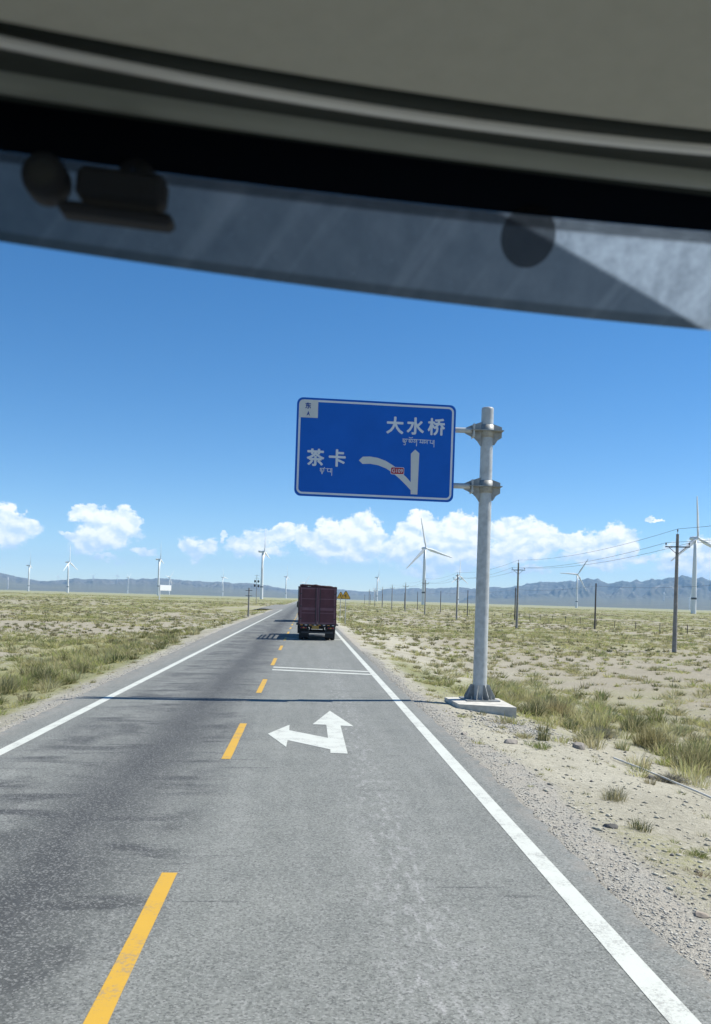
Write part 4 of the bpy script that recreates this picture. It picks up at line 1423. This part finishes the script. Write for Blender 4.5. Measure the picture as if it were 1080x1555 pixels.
# tussocks: rounder, denser clumps standing apart from each other
def tussocks(x, y, r_, h_, nb, seg, dark):
    n = len(x)
    z = ground_z(x, y)
    sz = rng.uniform(.45, 1.15, n)
    br_ = np.where(rng.uniform(0, 1, n) < dark, rng.uniform(.26, .62, n), rng.uniform(.8, 1.3, n))
    tn_ = PAL[rng.integers(0, 8, n)] * br_[:, None]
    wid = np.maximum(.0035, .00036 * np.hypot(x, y)) * (1.0 if seg == 2 else 1.4)
    pieces.append(blades(x, y, z, r_ * sz, h_ * sz * rng.uniform(.75, 1.2, n), nb, seg, wid, tn_, .95))


def apart(x, y, gap):
    keep = []
    cell = {}
    for i_, (a, b_) in enumerate(zip(x, y)):
        kx, ky = int(math.floor(a / gap)), int(math.floor(b_ / gap))
        if any((a - x[j]) ** 2 + (b_ - y[j]) ** 2 < gap * gap for u in (-1, 0, 1) for w_ in (-1, 0, 1) for j in cell.get((kx + u, ky + w_), ())):
            continue
        cell.setdefault((kx, ky), []).append(i_)
        keep.append(i_)
    return x[keep], y[keep]


y = rng.uniform(15.5, 36, 240)
x = 8.7 + .03 * (y - 20) + rng.normal(0, 1.5, 240)
ok = (x > 6.2) | (y > 25.5)
x, y = apart(x[ok & (x > 4.2)], y[ok & (x > 4.2)], .85)
tussocks(x, y, .46, .62, 120, 2, .25)
y = rng.uniform(22, 75, 190)
x = edge_left(y) - 3.6 + rng.normal(0, 1.5, 190)
ok = x < edge_left(y) - 1.2
x, y = apart(x[ok], y[ok], .95)
tussocks(x, y, .50, .52, 90, 2, .4)
for side, x1 in ((1, .5), (-1, .4)):
    for (y0, y1, n, gap, r0, h0, nb) in ((14, 40, 260, .8, .22, .24, 60), (40, 90, 1500, .9, .34, .34, 40), (90, 190, 2600, 1.6, .60, .46, 26), (190, 420, 3000, 3.5, 1.1, .6, 18)):
        y = np.sqrt(rng.uniform(y0 ** 2, y1 ** 2, n))
        x = side * rng.uniform(3.2, x1 * y + 2)
        ok = ((x > EDGE_R + 1.3) | (x < edge_left(y) - 1.3)) & (rng.uniform(0, 1, n) < np.clip(.25 + fbm(x / (y0 * .12), y / (y0 * .2), 171, 3) * 1.5 - .45, 0, 1))
        ok &= ~((x > 3.6) & (x < 5.9) & (y > 21.5) & (y < 24.6))
        ok &= ~((x < 0) & (x > -24) & (y > 170) & (y < 350))
        x, y = apart(x[ok], y[ok], gap)
        tussocks(x, y, r0, h0, nb, 1, .6)
o = grass_object('scrub_grass', pieces)
tag(o, 'dry olive scrub grass growing in clumps over the steppe', 'grass', kind='stuff')

# low green and reddish ground cover on the gravel verge
pieces = []
for side in (1, -1):
    x, y, z, g = scatter(side, 5.5, 46, 13, 1.4)
    off = np.where(x > 0, x - EDGE_R, edge_left(y) - x)
    pt = fbm(x / .9, y / 1.8, 131, 3)
    ok = (off > .25) & (off < 2.9) & (pt > .475)
    x, y, z = x[ok], y[ok], z[ok]
    n = len(x)
    tc_ = np.array([(.165, .185, .062), (.20, .20, .085), (.235, .20, .115)])[rng.integers(0, 3, n)]
    wid = np.maximum(.0035, .00036 * np.hypot(x, y))
    pieces.append(blades(x, y, z, rng.uniform(.05, .14, n), rng.uniform(.025, .085, n), 22, 1, wid, tc_, 1.6))
o = grass_object('ground_cover', pieces)
tag(o, 'low green weeds creeping over the gravel verge', 'weeds', kind='stuff')


def plant(name, label, x, y, r, h, nb, tint, cat='grass tuft', wid=.004, spread=1.0, group=None):
    z = float(ground_z(x, y))
    o = thing(name, label, cat, (x, y, z), 0, group)
    k_ = max(1, nb // 60)
    cx_ = rng.normal(0, r * .28, k_); cy_ = rng.normal(0, r * .28, k_)
    tn_ = np.array(tint)[None, :] * rng.uniform(.85, 1.15, (k_, 1))
    p_ = [blades(cx_, cy_, np.zeros(k_), np.full(k_, r * .8), np.full(k_, h) * rng.uniform(.75, 1.1, k_), nb // k_, 2, np.full(k_, wid), tn_, spread)]
    grass_object('foliage', p_, o)
    return o


GT = 'grass tufts on the right of the road'
plant('grass_tuft', 'spiky green grass tuft nearest the coach on the right gravel verge', 4.36, 10.82, .17, .26, 130, (.115, .135, .062), group=GT)
plant('grass_tuft', 'greyish loose grass tuft on the sand, second nearest on the right', 4.72, 12.57, .26, .27, 190, (.20, .20, .12), group=GT)
plant('grass_tuft', 'bright green low tuft beside the flat stone', 4.62, 17.1, .30, .20, 220, (.17, .23, .05), group=GT)
plant('grass_tuft', 'upright olive tuft behind the bright green one, below the footing', 5.15, 18.3, .22, .48, 160, (.125, .145, .06), group=GT)
plant('grass_tuft', 'tall pale grass clump with ragged tips at the right edge of the picture', 8.5, 18.5, .55, .92, 620, (.21, .205, .095), group=GT, wid=.006)
plant('grass_tuft', 'broad yellowish grass clump behind the grey bush', 8.9, 21.8, .60, .80, 560, (.225, .205, .09), group=GT, wid=.006)
plant('grass_tuft', 'dark green grass clump on the far ditch side behind the tall pale clump', 9.9, 25.6, .6, .70, 520, (.13, .15, .065), group=GT, wid=.007)
plant('grass_tuft', 'olive grass clump just right of the concrete footing', 6.5, 24.6, .50, .62, 480, (.145, .155, .07), group=GT, wid=.006)
plant('grass_tuft', 'straw coloured tuft further right of the footing, on the ditch bank', 7.9, 26.5, .55, .68, 480, (.29, .25, .13), group=GT, wid=.007)
plant('grass_tuft', 'thin wispy tuft alone on the bare sand right of the coach', 6.0, 14.6, .17, .22, 80, (.26, .235, .15), group=GT)
plant('grass_tuft', 'bright green patch of short grass at the lower right edge', 4.62, 9.75, .20, .11, 260, (.165, .205, .06), group=GT)
plant('grass_tuft', 'dry reddish low tuft below the bright green patch, lower right', 4.22, 9.0, .20, .08, 160, (.21, .155, .105), group=GT)
plant('shrub', 'rounded grey green bush between the footing and the ditch', 7.7, 22.2, .42, .34, 900, (.205, .205, .155), 'bush', .006, 1.3)
plant('shrub', 'low dark grey bush on the sand near the right edge, beside the pale hose', 6.75, 15.6, .33, .20, 700, (.13, .13, .115), 'bush', .005, 1.4)
GL = 'grass tufts on the left of the road'
plant('grass_tuft', 'dark green round clump on the left verge, nearest the shadow line', -8.6, 29.5, .60, .80, 560, (.115, .14, .055), group=GL, wid=.007)
plant('grass_tuft', 'tall bluish green grass at the left edge of the picture', -9.0, 26.6, .75, .72, 620, (.15, .17, .085), group=GL, wid=.007)
plant('grass_tuft', 'paler clump just beyond the dark round one on the left verge', -8.2, 32.5, .55, .60, 420, (.19, .20, .085), group=GL, wid=.007)
plant('grass_tuft', 'small clump close to the left road edge beside the shadow line', -7.2, 27.6, .32, .38, 240, (.15, .17, .06), group=GL, wid=.006)

# gravel
M_STONE = mat('grey_brown_stone', (.33, .30, .26), .9, 0, .45, 3, .2)


def gravel_material(light=(.52, .505, .44), deep=(.28, .27, .24)):
    m = mat('road_gravel', (.37, .35, .31), .95)
    t = NT(m.node_tree)
    p = m.node_tree.nodes['Principled BSDF']
    g = t.new('ShaderNodeNewGeometry')
    r = g.outputs['Random Per Island']
    c = t.mix(t.map(r, 0, 1), (*light, 1), (*deep, 1))
    c = t.mix(t.map(r, .95, .97), c, (.12, .12, .115, 1))
    t.set(p.inputs['Base Color'], c)
    return m


def gravel(n, xf, size):
    x, y = xf(n)
    z = ground_z(x, y)
    n = len(x)
    s_ = size(n, x, y)
    base = np.array([(1, 0, 0), (0, 1, 0), (-1, 0, 0), (0, -1, 0), (0, 0, .7), (0, 0, -.7)], float)
    fc = np.array([(0, 1, 4), (1, 2, 4), (2, 3, 4), (3, 0, 4), (1, 0, 5), (2, 1, 5), (3, 2, 5), (0, 3, 5)])
    ang = rng.uniform(0, 2 * np.pi, n)
    Pn = base[None] * (1 + rng.uniform(-.35, .35, (n, 6, 1)))
    ca, sa = np.cos(ang)[:, None], np.sin(ang)[:, None]
    X = (Pn[..., 0] * ca - Pn[..., 1] * sa * .75) * s_[:, None] + x[:, None]
    Y = (Pn[..., 0] * sa + Pn[..., 1] * ca * .75) * s_[:, None] + y[:, None]
    Z = Pn[..., 2] * s_[:, None] * rng.uniform(.5, .9, n)[:, None] + z[:, None] + s_[:, None] * .15
    v = np.stack([X, Y, Z], -1).reshape(-1, 3)
    f = (fc[None] + (np.arange(n) * 6)[:, None, None]).reshape(-1, 3)
    return v, f


def verge_r(n):
    y = 5.5 + 40 * rng.uniform(0, 1, n) ** 2.0
    x = EDGE_R - .07 + np.abs(rng.normal(0, 1, n)) * (.56 - .30 * sstep(10, 24, y)) + rng.uniform(0, .12, n)
    return x, y


def verge_l(n):
    y = 13 + 45 * rng.uniform(0, 1, n) ** 1.6
    return edge_left(y) + .07 - np.abs(rng.normal(0, .40, n)), y


def heap(n):
    return rng.normal(5.1, .75, n), rng.normal(20.2, 1.1, n)


def sandy(n):
    y = 8 + 26 * rng.uniform(0, 1, n) ** 1.3
    return rng.uniform(3.6, .44 * y + 2.5, n), y


gm = gravel_material()
gs_ = lambda a, b: (lambda n, x, y: (a + (b - a) * rng.uniform(0, 1, n) ** 4.5) * (1 + np.hypot(x, y) * .012))
V_, F_, o_ = [], [], 0
for v, f in (gravel(20000, verge_r, gs_(.005, .024)), gravel(4500, verge_l, gs_(.006, .030)), gravel(1700, heap, gs_(.009, .045))):
    V_.append(v); F_.append(f + o_); o_ += len(v)
me = np_mesh('gravel', np.concatenate(V_), np.concatenate(F_))
me.materials.append(gm)
tag(link('gravel', me), 'loose grey gravel along the edges of the asphalt', 'gravel', kind='stuff')
v, f = gravel(9000, sandy, lambda n, x, y: (.004 + .042 * rng.uniform(0, 1, n) ** 8) * (1 + np.hypot(x, y) * .012))
me = np_mesh('pebbles', v, f)
me.materials.append(gravel_material((.50, .48, .385), (.26, .245, .195)))
tag(link('pebbles', me), 'small tan pebbles strewn over the bare sand', 'pebbles', kind='stuff')


def rock(label, x, y, size, m=M_STONE):
    z = float(ground_z(x, y))
    import bmesh
    bm = bmesh.new()
    bmesh.ops.create_icosphere(bm, subdivisions=2, radius=1)
    ph = random.uniform(0, 9)
    for v in bm.verts:
        c_ = v.co.copy()
        for (nx, ny, nz, d) in ((1, .2, .1, .72), (-.8, .5, .2, .7), (.1, -.9, .3, .74), (.2, .3, .9, .6), (-.4, -.6, .5, .72), (.6, .7, -.1, .78)):
            n_ = Vector((nx * math.cos(ph) - ny * math.sin(ph), nx * math.sin(ph) + ny * math.cos(ph), nz)).normalized()
            e = c_.dot(n_) - d
            if e > 0:
                c_ -= n_ * e
        c_ *= 1 + .05 * math.sin(7 * c_.x + ph) * math.cos(6 * c_.y)
        v.co = Vector((c_.x * size[0], c_.y * size[1], c_.z * size[2]))
    me_ = bpy.data.meshes.new('stone'); bm.to_mesh(me_); bm.free()
    me_.materials.append(m)
    o = link('stone', me_, None, (x, y, z + size[2] * .35))
    o.rotation_euler = (0, 0, random.uniform(0, 6))
    return tag(o, label, 'stone', 'stones beside the road')


rock('flat pale stone lying left of the bright green tuft', 4.18, 17.2, (.17, .13, .08))
rock('blocky grey stone alone on the sand below the grey bush', 5.80, 17.9, (.15, .12, .12))
rock('dark stone half sunk in the gravel near the spiky tuft', 3.92, 10.75, (.11, .07, .05), mat('dark_stone', (.13, .125, .115), .9, 0, .3, 4))
rock('dark stone beside the low dark bush on the sand', 6.3, 15.4, (.13, .11, .07), mat('dark_brown_stone', (.12, .11, .10), .9, 0, .3, 4))
rock('small tan stone at the lower right edge of the gravel', 3.62, 7.6, (.08, .06, .035), mat('tan_stone', (.40, .34, .27), .9, 0, .3, 6))
rock('small grey stone at the asphalt edge below the footing', 3.35, 17.8, (.09, .07, .05))

pts_ = [(x, y, float(ground_z(x, y)) + .045) for x, y in ((6.30, 17.2), (6.48, 16.5), (6.60, 15.9), (6.72, 15.2), (6.82, 14.6), (6.83, 13.9), (6.9, 13.0), (7.1, 12.0))]
tag(MB().path(pts_, .020, 8).build('hose', mat('pale_plastic_hose', (.70, .68, .60), .6)), 'pale hose lying on the sand by the low dark bush', 'hose')

# ------------------------------------------------------------------ the coach one looks out of
M_HEAD = mat('grey_headliner_fabric', (.42, .43, .375), .95, 0, .06, 40, .15)
M_TRIM = mat('dark_green_trim_plastic', (.038, .046, .042), .8, 0, .10, 6, spec=.2)
M_MOULD = mat('grey_green_moulding', (.20, .225, .20), .5, 0, .08, 6)
M_STRIP = mat('satin_aluminium_strip', (.62, .64, .62), .38, .35)
M_GASK = mat('black_rubber_gasket', (.020, .026, .024), .95, spec=.08)
M_FRIT = mat('black_ceramic_band', (.004, .006, .010), 1.0, spec=.0)
M_DASH = mat('grey_dashboard', (.22, .22, .21), .7, 0, .1, 4)
M_BODY = mat('white_coach_paint', (.70, .70, .68), .35)
M_DEV = mat('black_device_plastic', (.020, .024, .032), .7, spec=.2)

clear = bpy.data.materials.new('clear_glass')
clear.use_nodes = True
clear.node_tree.nodes.clear()
t = NT(clear.node_tree)
tr = t.new('ShaderNodeBsdfTransparent'); tr.inputs[0].default_value = (1, 1, 1, 1)
t.l.new(tr.outputs[0], t.new('ShaderNodeOutputMaterial').inputs['Surface'])

film = bpy.data.materials.new('dusty_tint_film')
film.use_nodes = True
film.node_tree.nodes.clear()
t = NT(film.node_tree)
au = t.new('ShaderNodeAttribute'); au.attribute_name = 'uu'
av = t.new('ShaderNodeAttribute'); av.attribute_name = 'vv'
am = t.new('ShaderNodeAttribute'); am.attribute_name = 'sun_patch'
U, Vv = au.outputs['Fac'], av.outputs['Fac']
uv = t.comb(U, Vv)
sk = t.comb(t.math('ADD', U, t.math('MULTIPLY', Vv, -.075)), t.math('MULTIPLY', Vv, .012))
light_streaks = t.map(t.noise(sk, 14.0, 3, .6), .52, .66)  # slanted streaks of light painted into the film
cloudy = t.noise(t.comb(U, t.math('MULTIPLY', Vv, .10)), 22.0, 5, .65)
speck = t.map(t.noise(t.comb(U, t.math('MULTIPLY', Vv, .10)), 160.0, 2, .5), .70, .76)
lip = t.map(Vv, .10, .135, 1, 0)
dust = t.math('ADD', t.math('MULTIPLY', light_streaks, .032), t.map(cloudy, .3, .7, .058, .088))  # real dust plus the painted light streaks
dust = t.math('ADD', dust, t.math('MULTIPLY', speck, .06))
dust = t.math('MULTIPLY', dust, t.math('SUBTRACT', 1.0, t.math('MULTIPLY', lip, .45)))
sun_patch = t.math('MULTIPLY', am.outputs['Fac'], t.map(t.math('ADD', t.math('MULTIPLY', cloudy, .6), t.math('MULTIPLY', t.noise(t.comb(U, t.math('MULTIPLY', Vv, .10)), 70.0, 4, .7), .4)), .34, .66, .17, .44))
dust = t.math('ADD', dust, sun_patch)  # painted sunlit triangle laid over the real dust
# perforated edge of the ceramic band
dots = t.math('MULTIPLY', t.math('SINE', t.math('MULTIPLY', U, 1700.0)), t.math('SINE', t.math('MULTIPLY', Vv, 200.0)))
dot = t.math('MULTIPLY', t.math('GREATER_THAN', dots, -.15), t.map(Vv, .87, .90))
tint = t.new('ShaderNodeBsdfTransparent')
tcol = t.mix(lip, (.13, .10, .080, 1), (.10, .07, .05, 1))
t.set(tint.inputs[0], tcol)
tl = t.new('ShaderNodeBsdfTranslucent'); tl.inputs['Color'].default_value = (.66, .80, .92, 1)
df = t.new('ShaderNodeBsdfDiffuse'); df.inputs['Color'].default_value = (.66, .78, .88, 1)
m0 = t.new('ShaderNodeMixShader'); m0.inputs[0].default_value = .35
t.l.new(tl.outputs[0], m0.inputs[1]); t.l.new(df.outputs[0], m0.inputs[2])
m1 = t.new('ShaderNodeMixShader'); t.set(m1.inputs[0], dust)  # dust together with the painted light streaks and sun patch
t.l.new(tint.outputs[0], m1.inputs[1]); t.l.new(m0.outputs[0], m1.inputs[2])
bk = t.new('ShaderNodeBsdfDiffuse'); bk.inputs['Color'].default_value = (.006, .007, .01, 1)
m2 = t.new('ShaderNodeMixShader'); t.set(m2.inputs[0], dot)
t.l.new(m1.outputs[0], m2.inputs[1]); t.l.new(bk.outputs[0], m2.inputs[2])
t.l.new(m2.outputs[0], t.new('ShaderNodeOutputMaterial').inputs['Surface'])

coach = thing('tour_bus', 'the coach one sits in: grey headliner, moulded header and tinted top of the windscreen', 'bus', (0, 0, 0))
XA, XB = -.95, 1.75
QH, QT, QC, QO, QBT, QBB, QF = (-.101, .162, .900), (-.086, .122, .710), (-.143, .175, .945), (-.059, .153, 1.013), (-.023, .150, 1.052), (-.067, .133, 1.120), (-.095, .227, 1.175)


def Q(c, x):
    lo_, hi_ = -.5, .7
    q = min(max(x, lo_), hi_)
    return c[0] * q * q + c[1] * q + c[2] + (2 * c[0] * q + c[1]) * (x - q) * .8


def lerpq(a, b_, f):
    return tuple(p * (1 - f) + q * f for p, q in zip(a, b_))


def sweep(name, prof, m, parent=coach, n=44, x0=XA, x1=XB):
    """prof: list of (curve, forward offset, height above the eye), swept from side to side."""
    b_ = MB()
    xs_ = np.linspace(x0, x1, n)
    P_ = [(float(x), Q(c, float(x)) + d, EYE + h) for x in xs_ for (c, d, h) in prof]
    k_ = len(prof)
    b_.add(P_, [(i * k_ + j, i * k_ + j + 1, (i + 1) * k_ + j + 1, (i + 1) * k_ + j) for i in range(n - 1) for j in range(k_ - 1)], True)
    return b_.build(name, m, parent, fix=False)


BACK = (0, 0, 0)
sweep('headliner', [(BACK, -9.0, .60), (BACK, -.4, .575), (QT, -.3, .562), (QT, 0, .545), (lerpq(QT, QH, .6), 0, .538), (QH, -.012, .5352), (QH, -.003, .5360), (QH, .002, .540), (QH, .002, .575)], M_HEAD)
sweep('header_gasket', [(QH, .000, .577), (QH, .003, .548), (QH, .012, .5425), (QH, .016, .5425), (QH, .018, .550)], M_GASK)
MIDQ = lerpq(QH, QC, .5)
sweep('header_trim', [(QH, .014, .560), (QH, .017, .5465), (QH, .024, .5415), (QC, -.016, .5385), (QC, -.012, .540), (QC, .012, .540), (QC, .015, .5395), (QC, .022, .5435), (lerpq(QC, QO, .55), 0, .5475), (QO, -.024, .5425)], M_TRIM)
sweep('lower_moulding', [(QO, -.025, .5445), (QO, -.022, .5405), (QO, -.012, .5350), (QO, -.003, .5330), (QO, .006, .5342), (QO, .014, .5382), (QO, .018, .5440)], M_MOULD)
sweep('seal', [(QO, .0165, .5440), (QO, .020, .5405), (QBT, -.008, .5440), (QBT, 0, .5475), (QBT, .006, .560)], M_GASK)
sweep('trim_strip', [(QC, -.0085, .5405), (QC, -.0075, .5365), (QC, -.004, .5345), (QC, 0, .5340), (QC, .004, .5345), (QC, .0075, .5365), (QC, .0085, .5405)], M_STRIP)


def glass_y(x, h):
    """The windscreen's depth at height h above the eye."""
    if h >= .42:
        f = (h - .42) / .102
        return Q(lerpq(QF, QBB, f), x)
    return Q(QF, x) - (h - .42) * .54


def glass_sheet(name, h0, h1, m, nx=60, nz=8, off=0.0, extra=None):
    xs_ = np.linspace(XA + .03, XB - .03, nx)
    hs = np.linspace(h0, h1, nz)
    P_ = [(float(x), glass_y(float(x), float(h)) + off, EYE + float(h)) for h in hs for x in xs_]
    i_ = np.arange(nz - 1)[:, None] * nx + np.arange(nx - 1)[None, :]
    F = np.stack([i_, i_ + 1, i_ + 1 + nx, i_ + nx], -1).reshape(-1, 4)
    me_ = np_mesh(name, P_, F)
    me_.materials.append(m)
    me_.polygons.foreach_set('use_smooth', np.ones(len(F), bool))
    if extra:
        Xm, Hm = np.meshgrid(xs_, hs)
        for nm, arr in extra(Xm, (Hm - h0) / (h1 - h0)).items():
            a_ = me_.attributes.new(nm, 'FLOAT', 'POINT')
            a_.data.foreach_set('value', arr.reshape(-1).astype(np.float32))
    return link(name, me_, coach)


glass_sheet('windscreen', -1.06, .4195, clear, 40, 10)


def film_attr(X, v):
    # a sunlit triangle painted into the film's right hand corner, its edge running down to the right
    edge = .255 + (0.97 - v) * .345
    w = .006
    return {'uu': X, 'vv': v, 'sun_patch': sstep(edge - w, edge + w, X)}


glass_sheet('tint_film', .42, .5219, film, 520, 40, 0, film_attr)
glass_sheet('ceramic_band', .522, .615, M_FRIT, 50, 6)
# round patch stuck inside the glass
patch = bpy.data.materials.new('smoky_round_patch')
patch.use_nodes = True
patch.node_tree.nodes.clear()
t = NT(patch.node_tree)
tr = t.new('ShaderNodeBsdfTransparent'); tr.inputs[0].default_value = (.40, .40, .40, 1)
df = t.new('ShaderNodeBsdfDiffuse'); df.inputs['Color'].default_value = (.02, .022, .026, 1)
mx = t.new('ShaderNodeMixShader'); mx.inputs[0].default_value = .3
t.l.new(tr.outputs[0], mx.inputs[1]); t.l.new(df.outputs[0], mx.inputs[2])
t.l.new(mx.outputs[0], t.new('ShaderNodeOutputMaterial').inputs['Surface'])
b = MB()
pc, pr = (.288, .499), .0385
P = []
for i in range(40):
    a_ = 2 * math.pi * i / 40
    x, h = pc[0] + pr * math.cos(a_), pc[1] + pr * .84 * math.sin(a_)
    P.append((x, glass_y(x, h) - .004, EYE + h))
b.add(P, [tuple(range(40))])
b.build('round_sticker', patch, coach)

# dash, cap, roof and body shell
sweep('dashboard', [(QF, .82, -1.10), (QF, .74, -1.075), (QF, .30, -1.09), (QF, .12, -1.13), (QF, .06, -1.25), (QF, .10, -1.75)], M_DASH)
sweep('front_cap', [(lerpq(QF, QBB, 1.88), .006, .612), (lerpq(QF, QBB, 1.88), -.04, .70), (QH, 0, .80), (QH, -.4, .86), (BACK, -9, .88)], M_BODY)
MB().box((.4, -4.0, EYE + .72), (2.62, 9.6, .06)).build('roof_panel', M_BODY, coach)
MB().box((.4, -8.95, 2.1), (2.7, .08, 2.9)).build('rear_panel', M_BODY, coach)
MB().box((.4, -3.6, .95), (2.64, 10.6, .08)).build('floor', M_DASH, coach)
for x in (XA - .02, XB + .02):
    MB().box((x, -3.7, 1.25), (.05, 10.4, 1.3)).build('side_panel', M_BODY, coach)
    MB().box((x, -4.1, EYE + .62), (.05, 9.6, .34)).build('cant_rail', M_BODY, coach)
    for y in (-8.7, -6.9, -5.1, -3.3, -1.5):
        MB().box((x, y, 2.6), (.05, .12, 1.5)).build('window_pillar', M_BODY, coach)
    MB().prism([(.42, EYE + .6), (.56, EYE + .6), (1.5, EYE - 1.0), (1.36, EYE - 1.0)], .06, lambda u, v, w, x=x: (x - .03 + w, u, v)).build('front_pillar', M_TRIM, coach)
for x in (XA + .16, XB - .16):
    for y in (-.6, -6.6):
        wheel(coach, x, y, .48, .28, 1 if x > 0 else -1)
MB().prism([(-.95, .45), (1.75, .45), (1.75, 1.5), (-.95, 1.5)], .06, lambda u, v, w: (u, 1.94 + w, v)).build('front_panel', M_BODY, coach)

# dash camera hanging from the header in front of the tinted band
dc = thing('dash_camera', 'black dash camera with a round lens in front of the windscreen tint, upper left', 'dash camera', (-.235, .985, 3.135), 0)
TY = Matrix.Rotation(R(4.5), 4, 'Y')
def tp3(x, y, z):
    return tuple(TY @ Vector((x, y, z)))
MB().box((.018, 0, .004), (.098, .034, .036), TY, .007).build('body', M_DEV, dc)
MB().box(tp3(.016, -.004, -.026), (.125, .03, .014), TY, .005).build('mount_plate', M_DEV, dc)
b = MB()
b.lathe([(.001, -.018), (.016, -.018), (.0235, -.015), (.0250, -.008), (.0250, .012), (.021, .018), (.001, .018)], 28, tp3(-.066, 0, .006), 'y')
ln = b.build('lens', M_DEV, dc)
MB().lathe([(.001, -.0185), (.012, -.0186), (.015, -.0180)], 20, tp3(-.066, 0, .006), 'y').build('lens_glass', M_GLASSD, ln)
b = MB(); b.tube((.01, .005, .018), (.02, .055, .045), .009, n=10); b.lathe([(.006, .050), (.022, .058), (.024, .064)], 16, (.02, 0, .047), 'y')
b.build('suction_mount', M_DEV, dc)
